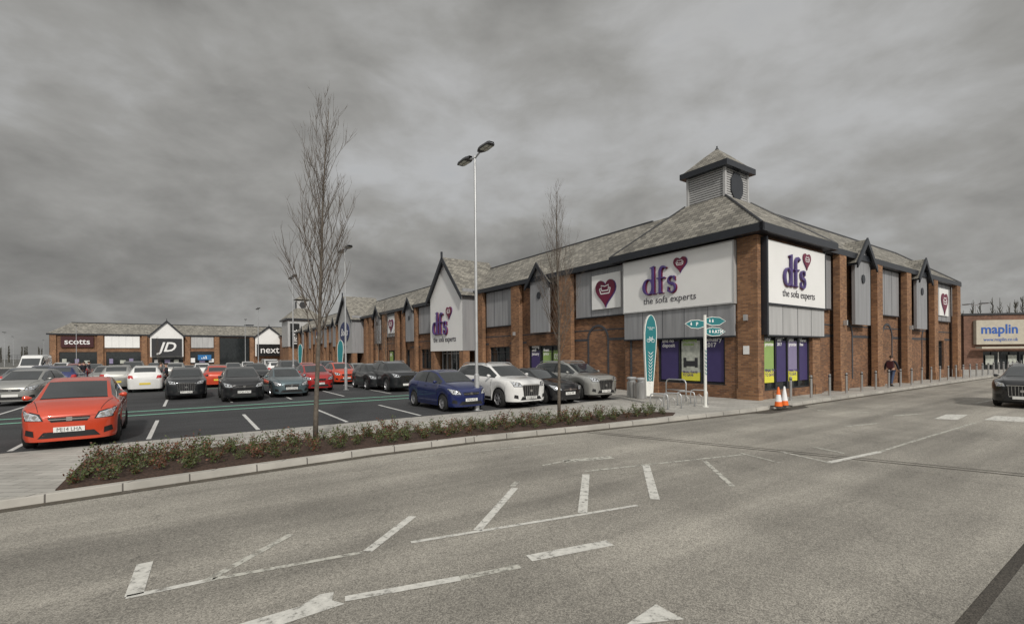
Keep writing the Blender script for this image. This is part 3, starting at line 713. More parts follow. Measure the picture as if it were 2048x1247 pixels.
line(mb,-8,11,-8,60,.2,zl); 
structure('walkway_marking',mb,[M['greenmark']])
def rp(x,y): return G(x,y,-.12)
def mk(lst,nm,mat,z):
    mb=MB()
    for m in lst:
        if len(m)==5:
            a=rp(m[0],m[1]);b=rp(m[2],m[3]);d=(b-a).normalized();n=Vector((-d.y,d.x,0))*m[4]/2
            mb.face([Vector((*(q.xy),z)) for q in (a+n,b+n,b-n,a-n)])
        else:
            mb.face([Vector((*(rp(m[i],m[i+1]).xy),z)) for i in range(0,len(m),2)])
    structure(nm,mb,[mat])
mk([(822,1084,1275,1010,.065),(268,1190,290,1125,.14),(735,1102,825,1032,.11),(955,1060,1030,975,.11),(1165,1025,1172,948,.13),(1310,998,1292,930,.14),
(1058,1116,1220,1085,.16),(690,1197,920,1156,.10),(470,1250,560,1250,690,1207,664,1200,668,1183,640,1188,600,1212),
(1250,1250,1368,1238,1312,1208),(1655,925,1760,903,.12),(1868,837,1893,828,1936,829,1915,839),(1968,839,1990,831,2100,836,2090,846),(252,1194,430,1157,.08)],'road_marking',M['mark'],-.1155)
mk([(425,1158,725,1104,.07),(410,1163,582,1068,.09),(1465,972,1408,920,.09),(1170,942,1490,908,.07),(1562,903,1665,926,.08),(1628,894,1690,906,.1),(1760,903,1800,890,.07),(1800,890,1950,845,.07),
(1085,930,1140,920,.07),(1128,922,1225,914,.22),(920,1156,1040,1132,.09),(1635,820,1662,821,.15),(1690,823,1735,824,.15),(1790,831,1838,827,.15),(1690,852,1758,846,.1),
(800,920,900,905,.05),(930,905,1110,885,.05),(1480,905,1560,925,.05),(1950,806,1990,799,.15),(1025,972,1035,962,.09)],'faded_marking',M['markfaint'],-.1153)
mb=MB(); line(mb,-10.3,-.75,-7.3,-9.1,.05,-.1157); line(mb,-10.08,-.75,-7.08,-9.1,.035,-.1157); structure('drain_channel',mb,[M['gutter']])
mb=MB(); mb.face([lot(t,s,-.1175) for t,s in ((-3.4,-1.1),(1.2,-1.1),(.6,-1.7),(-2.4,-1.75))]); structure('tarmac_patch',mb,[M['gutter']])
# ---------------------------------------------------------------- shrubs
def shrub_mesh(seed,red):
    r=random.Random(seed); mb=MB()
    for k in range(10):
        a=r.uniform(0,6.28); l=r.uniform(.16,.46); lean=r.uniform(.1,.9)
        d=Vector((math.cos(a)*lean,math.sin(a)*lean,1)).normalized()
        p0=Vector((math.cos(a)*.03,math.sin(a)*.03,0)); p1=p0+d*l*.55; p2=p1+(d+Vector((0,0,.35))).normalized()*l*.45
        mb.tube([p0,p1,p2],[.006,.004,.002],4,2,False)
        for j in range(22):
            f=r.uniform(.15,1.05); q=p0.lerp(p1,f/.55) if f<.55 else p1.lerp(p2,(f-.55)/.45)
            q=q+Vector((r.gauss(0,.035),r.gauss(0,.035),r.gauss(0,.015)))
            u=Vector((r.gauss(0,1),r.gauss(0,1),r.gauss(.4,.6))).normalized(); w=u.orthogonal().normalized(); 
            w=(Matrix.Rotation(r.uniform(0,6.28),3,u)@w); L=r.uniform(.035,.07); wd=L*.28
            mb.face([q,q+u*L*.5+w*wd,q+u*L,q+u*L*.5-w*wd],1 if r.random()<red else 0)
    return mb
shr=[]
for i in range(5):
    mb=shrub_mesh(20+i,(.1,.3,.75,.15,.5)[i]); shr.append(mb.mesh('shrub',[M['leafg'],M['leafr'],M['bark']],merge=False,recalc=False,uv=False))
def inside(t,s):
    c=False;n=len(BED);j=n-1
    for i in range(n):
        (a,b),(d,e_)=BED[i],BED[j]
        if (b>s)!=(e_>s) and t<(d-a)*(s-b)/(e_-b)+a: c=not c
        j=i
    return c
pts=[];tries=0
while len(pts)<150 and tries<12000:
    tries+=1; t=R.uniform(-20.8,-5.9); s=R.uniform(-.4,3)
    if inside(t,s-.2) and inside(t,s+.1) and all((t-a)**2+(s-b)**2>.31**2 for a,b in pts): pts.append((t,s))
for t,s in pts:
    k=R.randrange(5); o=link('shrub',shr[k]); sc=R.uniform(.55,1.0)
    o.matrix_basis=Matrix.Translation(lot(t,s,.02))@Matrix.Rotation(R.uniform(0,6.28),4,'Z')@Matrix.Scale(sc,4)
    o['label']=('low green leafy shrub planted in bark mulch','low russet leaved shrub planted in bark mulch')[1 if k in(2,4) else 0]; o['category']='shrub'; o['group']='shrubs in the planting bed'
# ---------------------------------------------------------------- bare trees
def baretree(pos,h,rad,seed,start,label,nb=46,lean=0,grp=None):
    r=random.Random(seed)
    e=root('tree',label,'tree',Matrix.Translation(pos),grp)
    T=[]; n=12
    for i in range(n+1):
        f=i/n; T.append(Vector((math.sin(f*6)*.06*f*h/8+lean*f**1.3,math.cos(f*4+seed)*.04*f,f*h)))
    r0=h*.0078
    mb=MB(); mb.tube(T,[r0*(1-.93*(i/n)**.9)+.003 for i in range(n+1)],7); tr=part('trunk',mb,[M['bark']],e,smooth=True)
    mb=MB()
    def tp(f):
        x=f*n; i=min(n-1,int(x)); return T[i].lerp(T[i+1],x-i)
    def branch(p,d,L,r1,lev):
        m=7 if lev==0 else 5; q=[p]; dd=d.copy()
        for i in range(m):
            dd=(dd+Vector((r.gauss(0,.11),r.gauss(0,.11),.14 if lev==0 else .09))).normalized(); q.append(q[-1]+dd*L/m)
        mb.tube(q,[r1*(1-.75*i/m) for i in range(m+1)],4,0,False)
        if lev<2:
            nn=int((8 if lev==0 else 2.8)*max(.5,min(1.3,L/(.13*h))))
            for k in range(nn):
                f=r.uniform(.2,.98); x=f*m; i=min(m-1,int(x)); b=q[i].lerp(q[i+1],x-i)
                az=r.uniform(0,6.28); nd=(dd*.95+Vector((math.cos(az),math.sin(az),.25))*.5).normalized()
                branch(b,nd,L*r.uniform(.25,.5),max(.0034,r1*.5),lev+1)
    for k in range(nb):
        f=start+(0.97-start)*(k/nb)**.95; p=tp(f); az=k*2.4+r.uniform(-.4,.4)
        g=(f-start)/(1-start)
        L=h*(.30-.21*g)*r.uniform(.75,1.1); spread=r.uniform(.42,.66)*rad*(1-.35*g)
        branch(p,Vector((math.cos(az)*spread,math.sin(az)*spread,.9)).normalized(),L,h*.0019*(1.2-f),0)
    part('crown',mb,[M['twig']],e,label='bare upright twiggy branches',merge=False,recalc=False,uv=False)
    return e
baretree(G(631,884,.02),7.75,1.05,3,.28,'tall slender leafless young tree with upright branches in the planting bed',52,.38)
baretree(G(1118,834,.02),7.2,.9,4,.26,'slender leafless young tree with upright twigs beside the lamp post',46,.02)
baretree(G(772,765),5.6,1.0,5,.3,'thin leafless young tree among parked cars',26)
baretree(G(316,745),4.5,1.0,6,.3,'thin leafless young tree among parked cars',20)
baretree(G(757,752),6,1.0,8,.3,'thin leafless young tree among parked cars',20)
def wood(name,label,pts,seed,hh,M_,kk=1.0,nb=60):
    r=random.Random(seed); mb=MB()
    for p in pts:
        h=hh*r.uniform(.8,1.05)
        mb.tube([p,p+Vector((0,0,h*.5)),p+Vector((r.gauss(0,.3),0,h))],[.22*kk,.14*kk,.05*kk],4,0,False)
        for k in range(nb):
            g=r.uniform(.15,.92); b=p+Vector((0,0,h*g)); a=r.uniform(0,6.28); L=h*.17*r.uniform(.5,1)*(1.15-g*.7)
            mb.tube([b,b+Vector((math.cos(a)*L*.3,math.sin(a)*L*.3,L*.55)),b+Vector((math.cos(a)*L*.42,math.sin(a)*L*.42,L))],[.09*kk,.06*kk,.035*kk],3,0,False)
    o=link(name,mb.mesh(name,[M_],merge=False,recalc=False,uv=False)); o['kind']='stuff'; o['label']=label; o['category']='trees'
wood('distant_trees','row of tall bare poplars behind the retail warehouse',[Vector((139+i*1.9+R.uniform(-.6,.6),150-i*.4+R.uniform(-2,2),0)) for i in range(46)],5,18,M['fartwig'],1.0)
wood('distant_trees','hazy line of low bare trees beyond the car park',[Vector((-330+i*3.0+R.uniform(-1,1),240+R.uniform(-10,10),0)) for i in range(62)],6,8,M['fartwig'],1.5)
# ---------------------------------------------------------------- cars
def interp(keys,y,c):
    if y<=keys[0][0]: return keys[0][c]
    for a,b in zip(keys,keys[1:]):
        if y<=b[0]: f=(y-a[0])/(b[0]-a[0]); return a[c]+(b[c]-a[c])*f
    return keys[-1][c]
def sm(keys,y,c,w=.07):
    if y<.12: w=.02
    return (interp(keys,y-w,c)+2*interp(keys,y-w*.5,c)+2*interp(keys,y,c)+2*interp(keys,y+w*.5,c)+interp(keys,y+w,c))/8
KINDS={}
KINDS['hatch']=dict(L=3.85,wr=.31,ax=(.76,3.2),dz=.075,keys=[(0,.42,.70,.74,.34),(.04,.58,.76,.80,.44),(.13,.72,.82,.87,.54),(.32,.81,.90,.95,.61),(.6,.845,.97,1.03,.66),(.85,.855,1.0,1.07,.68),(1.62,.855,1.02,1.45,.60),(2.1,.855,1.03,1.53,.59),(2.8,.855,1.05,1.51,.585),(3.4,.845,1.08,1.43,.565),(3.7,.82,1.08,1.14,.57),(3.8,.77,.95,1.0,.5),(3.85,.66,.78,.83,.4)],glass=(.87,1.62,3.4,3.68),side=(1.0,3.3),door=(1.15,2.2,3.0))
KINDS['suv']=dict(L=4.5,wr=.36,ax=(.88,3.6),dz=.24,keys=[(0,.48,.86,.90,.40),(.05,.66,.94,.98,.50),(.14,.80,1.0,1.05,.60),(.35,.90,1.05,1.10,.67),(.7,.925,1.09,1.14,.71),(1.05,.93,1.11,1.17,.73),(1.8,.93,1.13,1.57,.65),(2.4,.93,1.14,1.67,.64),(3.4,.93,1.16,1.65,.63),(4.05,.91,1.19,1.55,.60),(4.35,.88,1.19,1.25,.62),(4.45,.82,1.0,1.05,.52),(4.5,.7,.8,.85,.42)],glass=(1.07,1.8,4.05,4.33),side=(1.2,4.0),door=(1.35,2.5,3.55))
KINDS['saloon']=dict(L=4.45,wr=.32,ax=(.8,3.6),dz=0,keys=[(0,.42,.62,.66,.34),(.05,.60,.68,.72,.44),(.14,.73,.74,.79,.55),(.4,.82,.82,.87,.62),(.9,.87,.89,.95,.66),(1.25,.88,.92,.98,.68),(2.0,.88,.94,1.35,.58),(2.5,.88,.95,1.42,.57),(3.0,.88,.96,1.39,.56),(3.35,.87,.97,1.28,.56),(3.8,.86,.97,1.04,.6),(4.2,.84,.96,1.01,.6),(4.4,.78,.88,.93,.52),(4.45,.68,.76,.81,.42)],glass=(1.27,2.0,3.3,3.8),side=(1.4,3.5),door=(1.45,2.5,3.3))
KINDS['van']=dict(L=5.4,wr=.34,ax=(.9,4.3),dz=.2,keys=[(0,.45,.9,.95,.38),(.06,.72,1.0,1.05,.55),(.2,.88,1.1,1.15,.7),(.7,.96,1.2,1.28,.76),(1.5,.98,1.3,2.0,.76),(1.9,.99,1.35,2.3,.8),(3.5,.99,1.35,2.38,.82),(5.2,.98,1.35,2.35,.82),(5.35,.97,1.3,2.3,.8),(5.4,.93,1.2,2.2,.76)],glass=(.72,1.5,9,9),side=(.95,2.2),door=(1.0,2.3,4))
def section(k,y):
    ks=k['keys']; hw=sm(ks,y,1); belt=sm(ks,y,2); top=sm(ks,y,3); tw=sm(ks,y,4)
    zb=.20 if k is not KINDS['suv'] else .27
    for a in k['ax']:
        ra=k['wr']+.065; d=ra*ra-(y-a)**2
        if d>0: zb=max(zb,k['wr']+math.sqrt(d))
    h=belt-zb
    P_=[(hw*.95,zb),(hw*.985,zb+.12*h),(hw*.985,zb+.38*h),(hw*1.0,zb+.62*h),(hw*.995,zb+.80*h),(hw*.955,zb+.93*h),(hw*.91,belt)]
    g=top-belt
    b0=(hw*.885,belt+.06*g); t0=(tw,top-.09*g-.012)
    for f in (0,.33,.66,1.0):
        x=b0[0]+(t0[0]-b0[0])*f+.02*math.sin(math.pi*f)*min(1,g*2.5); P_.append((x,b0[1]+(t0[1]-b0[1])*f))
    P_.append((tw*.95,top-.03*g-.006)); 
    for f in (.88,.65,.42,.2,0): P_.append((tw*f,top-.012*f*f+.012))
    return P_
NR=17
def build_kind(kn):
    k=KINDS[kn]; L=k['L']
    ys=set([0,.02,.05,.09,.14,.2,L,L-.02,L-.05,L-.1]); y=.26
    while y<L-.14: ys.add(round(y,3)); y+=.07
    for g in k['glass']:
        if g<L: ys.add(g)
    for a in k['ax']:
        ra=k['wr']+.065
        for f in (-1,-.98,-.92,-.82,.82,.92,.98,1): ys.add(round(a+ra*f,4))
    for q in k['side']: ys.add(q)
    ys=sorted(ys)
    secs=[section(k,y) for y in ys]
    body=MB(); glass=MB()
    gl=k['glass']
    for i in range(len(ys)-1):
        ym=(ys[i]+ys[i+1])/2
        for j in range(NR-1):
            for sg in (1,-1):
                A=[(sg*secs[i][j][0],ys[i],secs[i][j][1]),(sg*secs[i+1][j][0],ys[i+1],secs[i+1][j][1]),(sg*secs[i+1][j+1][0],ys[i+1],secs[i+1][j+1][1]),(sg*secs[i][j+1][0],ys[i],secs[i][j+1][1])]
                if sg<0:A=A[::-1]
                isg=False
                if j>=12 and (gl[0]<ym<gl[1] or gl[2]<ym<gl[3]): isg=True
                if 7<=j<=9 and k['side'][0]<ym<k['side'][1]: isg=True
                (glass if isg else body).face(A)
    for idx,flip in ((0,False),(-1,True)):
        ring=[(x,ys[idx],z) for x,z in secs[idx]]+[(-x,ys[idx],z) for x,z in reversed(secs[idx][:-1])]
        body.face(ring if not flip else ring[::-1])
    full=MB(); full.v=body.v+glass.v; full.f=body.f+[tuple(q+len(body.v) for q in f) for f in glass.f]
    bvh=BVHTree.FromPolygons([tuple(v) for v in full.v],full.f)
    out={}
    out['body']=body.mesh('body',[P['red']],smooth=True,recalc=True)
    out['window_glass']=glass.mesh('window_glass',[M['carglass']],smooth=True)
    def patch(mb,cor,axis,o=.006,n=(8,4),mat=0,side=1):
        grid=[]
        for b in range(n[1]+1):
            row=[]
            for a in range(n[0]+1):
                u=a/n[0];v=b/n[1]
                p=[(cor[0][c]*(1-u)+cor[1][c]*u)*(1-v)+(cor[3][c]*(1-u)+cor[2][c]*u)*v for c in (0,1)]
                if axis=='f': org=Vector((p[0],-1,p[1]));d=Vector((0,1,0))
                elif axis=='b': org=Vector((p[0],L+1,p[1]));d=Vector((0,-1,0))
                elif axis=='t': org=Vector((p[0],p[1],3));d=Vector((0,0,-1))
                else: org=Vector((side*2,p[0],p[1]));d=Vector((-side,0,0))
                h=bvh.ray_cast(org,d)[0]
                row.append(h-d*o if h else None)
            grid.append(row)
        for b in range(n[1]):
            for a in range(n[0]):
                q=[grid[b][a],grid[b][a+1],grid[b+1][a+1],grid[b+1][a]]
                if all(q): mb.face(q,mat)
    suv=kn=='suv'; van=kn=='van'
    dz=k['dz']
    mb=MB()
    if suv: patch(mb,[(-.34,.46),(.34,.46),(.42,.86),(-.42,.86)],'f',.008)
    elif kn=='saloon': 
        patch(mb,[(-.30,.48),(-.03,.48),(-.03,.64),(-.33,.64)],'f',.008); patch(mb,[(.03,.48),(.30,.48),(.33,.64),(.03,.64)],'f',.008)
    else: patch(mb,[(-.30,.545+dz),(.30,.545+dz),(.36,.645+dz),(-.36,.645+dz)],'f',.008,(12,3))
    patch(mb,[(-.52,.25+dz*.3),(.52,.25+dz*.3),(.42,.38+dz*.3),(-.42,.38+dz*.3)],'f',.008,(12,3))
    for s_ in (1,-1): patch(mb,[(s_*.58,.28+dz*.4),(s_*.74,.32+dz*.4),(s_*.72,.44+dz*.4),(s_*.59,.41+dz*.4)],'f',.008)
    out['grille']=mb.mesh('grille',[M['trim']])
    mb=MB()
    zc=(.66 if suv else .60+dz)
    if suv:
        for q in range(-4,5): patch(mb,[(q*.09-.006,.47),(q*.09+.006,.47),(q*.095+.006,.85),(q*.095-.006,.85)],'f',.014,(1,4))
        patch(mb,[(-.43,.86),(.43,.86),(.43,.885),(-.43,.885)],'f',.014,(12,1)); patch(mb,[(-.36,.44),(.36,.44),(.36,.46),(-.36,.46)],'f',.014,(12,1))
    else: patch(mb,[(-.34,.59+dz),(.34,.59+dz),(.34,.612+dz),(-.34,.612+dz)],'f',.016,(12,1))
    patch(mb,[(-.05,zc-.04),(.05,zc-.04),(.05,zc+.05),(-.05,zc+.05)],'f',.02,(4,4))
    out['badge']=mb.mesh('badge',[M['chrome']])
    for s_,nm in ((1,'h1'),(-1,'h2')):
        mb=MB()
        patch(mb,[(s_*.45,.59+dz),(s_*.72,.60+dz),(s_*.80,.80+dz),(s_*.52,.71+dz)],'f',.010,(8,5))
        mb2=MB(); patch(mb2,[(s_*.42,.575+dz),(s_*.74,.585+dz),(s_*.82,.825+dz),(s_*.49,.73+dz)],'f',.005,(8,5)); 
        for f in mb2.f: mb.face([mb2.v[q] for q in f],1)
        for xx in (.56,.68):
            c=bvh.ray_cast(Vector((s_*xx,-1,.665+dz+(xx-.56)*.2)),Vector((0,1,0)))[0]
            if c:
                ring=[c+Vector((math.cos(a*math.pi/6)*.045,-.018-.0*a,math.sin(a*math.pi/6)*.045)) for a in range(12)]
                mb.face(ring,2)
        out[nm]=mb.mesh('headlight',[M['lens'],M['trim'],M['chrome']],merge=False)
    for s_,nm in ((1,'t1'),(-1,'t2')):
        mb=MB(); zt=(.9 if not suv else 1.02); patch(mb,[(s_*.52,zt-.1),(s_*.80,zt-.08),(s_*.80,zt+.1),(s_*.58,zt+.08)],'b',.008,(6,4)); out[nm]=mb.mesh('tail_light',[M['redlens']])
    mb=MB(); mb.box(-k['keys'][5][1]*.78,k['keys'][5][1]*.78,.35,L-.3,.17,.62); 
    for a in k['ax']: mb.box(-k['keys'][5][1]*.93,k['keys'][5][1]*.93,a-k['wr']-.05,a+k['wr']+.05,k['wr']+.1,k['wr']*2+.08)
    out['underbody']=mb.mesh('underbody',[M['trim']])
    mb=MB()
    zb=.3+(.08 if suv else 0); bl=interp(k['keys'],2.2,2)
    hy=k['glass'][0]-.03
    for s_ in (1,-1):
        for d in k['door']: patch(mb,[(d-.006,zb),(d+.006,zb),(d+.006,bl-.01),(d-.006,bl-.01)],'s',.003,(1,8),0,s_)
        patch(mb,[(k['door'][0],zb),(k['door'][2],zb),(k['door'][2],zb+.012),(k['door'][0],zb+.012)],'s',.003,(16,1),0,s_)
        for d in (k['door'][1],): 
            patch(mb,[(d-.04,bl+.02),(d+.04,bl+.02),(d+.03,bl+.42),(d-.03,bl+.42)],'s',.004,(1,6),0,s_)
        for d in k['door'][1:]:
            patch(mb,[(d-.22,bl-.12),(d-.06,bl-.12),(d-.06,bl-.095),(d-.22,bl-.095)],'s',.012,(2,1),0,s_)
        patch(mb,[(s_*.52,.12),(s_*.53,.12),(s_*.70,hy-.02),(s_*.688,hy-.02)],'t',.003,(1,10))
        if suv: 
            patch(mb,[(1.32,.32),(3.15,.32),(3.15,.42),(1.32,.42)],'s',.006,(16,2),0,s_)
    patch(mb,[(-.60,hy),(.60,hy),(.60,hy+.05),(-.60,hy+.05)],'t',.004,(10,1))
    patch(mb,[(-.50,.655+dz),(.50,.655+dz),(.50,.662+dz),(-.50,.662+dz)],'f',.003,(12,1))
    out['panel_gap']=mb.mesh('panel_gap',[M['trim']])
    for s_,nm in ((1,'m1'),(-1,'m2')):
        mb=MB(); y0=k['glass'][0]+.36; z=bl+.07; x=k['keys'][5][1]
        sec=[(0,0,.015),(.03,.02,.03),(.07,.03,.055),(.14,.035,.06),(.165,.0,.03)]
        for q in range(len(sec)-1):
            a,b_=sec[q],sec[q+1]
            ra=[Vector((s_*(x-.07+a[0]),y0+(.03+a[2]*.7)*math.cos(t*math.pi/5)*.8,z+a[2]*math.sin(t*math.pi/5))) for t in range(10)]
            rb=[Vector((s_*(x-.07+b_[0]),y0+(.03+b_[2]*.7)*math.cos(t*math.pi/5)*.8,z+b_[2]*math.sin(t*math.pi/5))) for t in range(10)]
            for t in range(10): mb.face([ra[t],ra[(t+1)%10],rb[(t+1)%10],rb[t]])
            if q==len(sec)-2: mb.face(rb)
        out[nm]=mb.mesh('wing_mirror',[P['red']],smooth=True)
    if suv:
        mb=MB()
        for s_ in (1,-1): mb.tube([(s_*.62,2.0,1.62),(s_*.63,2.2,1.69),(s_*.62,3.6,1.69),(s_*.60,3.85,1.61)],.018,6)
        out['roof_rail']=mb.mesh('roof_rail',[M['galv']])
    r=k['wr']
    mb=MB(); mb.lathe([(r*.66,-.02),(r*.7,-.0),(r*.92,0),(r,.03),(r,.17),(r*.92,.2),(r*.66,.2)],24,0,'x'); out['tyre']=mb.mesh('tyre',[M['tyre']],smooth=True)
    mb=MB(); mb.lathe([(r*.68,0.0),(r*.64,.0),(r*.62,.03),(r*.62,.12)],24,0,'x'); mb.lathe([(r*.6,.1),(0.001,.1)],24,1,'x'); mb.lathe([(.001,.012),(r*.13,.015),(r*.16,.03),(r*.16,.1)],12,0,'x')
    for q in range(5):
        a=q*2*math.pi/5
        for da in (-.13,.13):
            c1,s1=math.cos(a+da*1.5),math.sin(a+da*1.5); c0,s0=math.cos(a+da*.7),math.sin(a+da*.7); w=.022
            p0=Vector((.02,c0*r*.12,s0*r*.12)); p1=Vector((.015,c1*r*.65,s1*r*.65)); n=Vector((0,-s1,c1))*w
            mb.face([p0+n,p1+n,p1-n,p0-n],0); e3=Vector((.03,0,0)); mb.face([p0+n,p1+n,p1+n+e3,p0+n+e3],0); mb.face([p0-n,p1-n,p1-n+e3,p0-n+e3],0)
    out['rim']=mb.mesh('rim',[M['rim'],M['trim']])
    out['plate_z']=.45 if not suv else .41
    yp=bvh.ray_cast(Vector((0,-1,out['plate_z'])),Vector((0,1,0)))[0]
    out['plate_y']=(yp.y if yp else 0)-.015
    return out
CM={k:build_kind(k) for k in KINDS}
def put(me,name,par,M4=None,mat=None):
    o=link(name,me,par,M4)
    if mat:
        o.material_slots[0].link='OBJECT'; o.material_slots[0].material=mat
    return o
def car(kind,color,M4,label,plate=None,back=False,sc=1.0,simple=False,cat='car',grp='parked cars',wsc=1.0):
    k=KINDS[kind]; m=CM[kind]; L=k['L']
    X=M4@(Matrix.Rotation(math.pi,4,'Z')@Matrix.Translation((0,-L,0)) if back else Matrix.Identity(4))@Matrix.Scale(sc,4)@Matrix.Diagonal((wsc,1,1,1))
    e=root('parked_car' if grp else 'car',label,cat,X,grp)
    b=put(m['body'],'body',e,mat=P[color]); put(m['window_glass'],'window_glass',e); put(m['underbody'],'underbody',e); put(m['panel_gap'],'panel_gap',b)
    put(m['grille'],'grille',e); put(m['badge'],'badge',e)
    for q in ('h1','h2'): put(m[q],'headlight',e)
    for q in ('t1','t2'): put(m[q],'tail_light',e)
    if not simple:
        for q in ('m1','m2'): put(m[q],'wing_mirror',e,mat=P[color])
    if 'roof_rail' in m: put(m['roof_rail'],'roof_rail',e)
    hw=k['keys'][6][1]
    for a in k['ax']:
        for s_ in (1,-1):
            w=link('wheel',None,e,Matrix.Translation((s_*(hw-.02),a,k['wr']))@(Matrix.Rotation(math.pi,4,'Z') if s_>0 else Matrix.Identity(4)))
            put(m['tyre'],'tyre',w); put(m['rim'],'rim',w)
    mbp=MB(); mbp.box(-.26,.26,-.012,0,-.056,.056); yy=m['plate_y']
    pl=part('number_plate',mbp,[M['plate']],e,M4=Matrix.Translation((0,yy,m['plate_z'])))
    if plate: text(plate,.125,M['black'],pl,Matrix.Translation((0,-.013,-.042))@Matrix.Rotation(math.pi/2,4,'X'),align='CENTER',ext=.001,xs=.8,bold=.0)
    mbp=MB(); mbp.box(-.26,.26,0,.012,-.056,.056); part('number_plate',mbp,[M['plateY']],e,M4=Matrix.Translation((0,L+.003,.5)))
    return e
def LT(t,s,rot=0,z=.005): return Matrix.Translation(lot(t,s,z))@Matrix.Rotation(ANG+math.radians(rot),4,'Z')
def GP(x,y,rot=0): return Matrix.Translation(G(x,y,.005))@Matrix.Rotation(ANG+math.radians(rot),4,'Z')
car('hatch','red',LT(-21.5,4.15,2),'bright red hatchback parked nose-on beside the planting bed','MJ14 LHA')
car('hatch','blue',LT(-10.95,4.5,3),'dark blue small hatchback parked beside a lamp post','MA56 FZJ',sc=.95)
car('suv','white',LT(-8.65,4.0,3),'white sports utility vehicle with large dark grille','WL16 ETZ')
car('saloon','black',LT(-6.6,4.1,2),'black hatchback with twin grille between two larger cars','FN16 PPE')
car('suv','silver',LT(-4.35,4.3,0),'silver compact sports utility vehicle at the end of the row','GJ11 ONH',sc=1.0)
car('hatch','silver',GP(20,812,-8),'silver grey small family car parked across the aisle',None)
car('hatch','black',GP(489,803),'black hatchback with chrome badge parked nose out','DC65 FWT')
car('suv','dark',GP(373,799),'dark sports utility vehicle parked nose out','DF11 HZG',sc=.9)
car('saloon','steelblue',GP(584,794),'grey blue saloon parked nose out','FA03 DNZ')
car('hatch','dred',GP(640,782),'red hatchback parked nose out','MV57 AGO')
SIMPLE=[('hatch','red',694,768,0),('hatch','dark',768,779,0),('suv','dark',815,783,0),('hatch','white',290,784,1),('hatch','silver',232,779,1),('saloon','silver',205,772,0),('hatch','blue',118,781,1),
('saloon','red',437,774,1),('hatch','dark',518,770,0),('saloon','white',405,757,1),('saloon','silver',470,755,0),('hatch','white',555,756,1),('suv','dark',588,762,0),('hatch','silver',350,760,1),('suv','dark',262,760,0),('saloon','dark',180,758,0),('hatch','dred',150,762,1),('saloon','blue',70,768,0),('saloon','grey',30,782,1),('saloon','white',500,748,0),('suv','grey',540,746,1),('saloon','red',625,757,0),('hatch','dark',660,752,1),('saloon','silver',735,764,0),('saloon','dark',310,752,0),('hatch','white',120,752,1),('suv','white',548,751,0)]
for kd,c,x,y,b in SIMPLE:
    nm={'hatch':'hatchback','suv':'sports utility vehicle','saloon':'saloon'}[kd]; cn={'dred':'dark red','dark':'charcoal','steelblue':'grey blue'}.get(c,c)
    car(kd,c,GP(x,y),f'{cn} {nm} parked in the busy car park',None,bool(b),simple=True)
car('van','white',GP(55,757),'white high roof panel van parked in the car park',None,False,simple=True,cat='van')
car('suv','black',Matrix.Translation(G(2045,817,-.115))@Matrix.Rotation(math.radians(-55.4),4,'Z'),'black car driving along the road',None,grp=None,sc=.96)
car('hatch','dred',Matrix.Translation(G(1945,733,-.12))@Matrix.Rotation(math.radians(-100),4,'Z'),'red hatchback parked outside the retail warehouse',None,simple=True)
# ---------------------------------------------------------------- street furniture
def lamp(pos,h,label,rot=0,r=.075,two=True):
    e=root('street_lamp',label,'street lamp',Matrix.Translation(pos)@Matrix.Rotation(ANG+rot,4,'Z'),'car park lighting columns')
    mb=MB(); mb.tube([(0,0,0),(0,0,1.3),(0,0,1.34),(0,0,h)],[r*1.25,r*1.25,r*.8,r*.55],10); mb.box(-.14,.14,-.14,.14,0,.02)
    part('post',mb,[M['galv']],e,smooth=False)
    for s_ in ((-1,1) if two else (-1,)):
        mb=MB(); mb.tube([(0,0,h-.08),(0,s_*.35,h+.02)],.035,6)
        a=part('lamp_arm',mb,[M['galv']],e)
        mb=MB(); y0,y1=s_*.3,s_*1.15
        prof=[(y0,.08),(y0+s_*.15,.16),(y0+s_*.3,.19),(y1-s_*.1,.17),(y1,.12)]
        for i in range(len(prof)-1):
            (ya,wa),(yb,wb)=prof[i],prof[i+1]; za=h+.03; 
            mb.face([(-wa,ya,za),(wa,ya,za),(wb,yb,za),(-wb,yb,za)]); mb.face([(-wa*.8,ya,za+.09),(wa*.8,ya,za+.09),(wb*.8,yb,za+.08),(-wb*.8,yb,za+.08)])
            for q in (-1,1): mb.face([(q*wa,ya,za),(q*wb,yb,za),(q*wb*.8,yb,za+.08),(q*wa*.8,ya,za+.09)])
        hd=part('lamp_head',mb,[M['lampblk']],e)
        mb=MB()
        for q in (-1,1):
            for u in (0,1): 
                yy=y0+s_*(.28+u*.24); mb.box(q*.075-.06,q*.075+.06,yy,yy+s_*.2,h+.0,h+.027)
        part('lamp_lens',mb,[M['led']],hd)
    return e
lamp(G(954,820),9.3,'tall twin headed galvanised lamp post beside a blue car')
lamp(G(692,779),8.3,'twin headed lamp post in the car park')
for x,y,two in ((587,763,1),(517,743,1),(491,736,0),(153,736,1),(9,733,1),(27,730,0),(88,727,0)):
    lamp(G(x,y),8.2,'slim galvanised lamp post in the car park',two=bool(two))
lamp(G(1952,737,-.12),7.5,'slim galvanised lamp post beside the road')
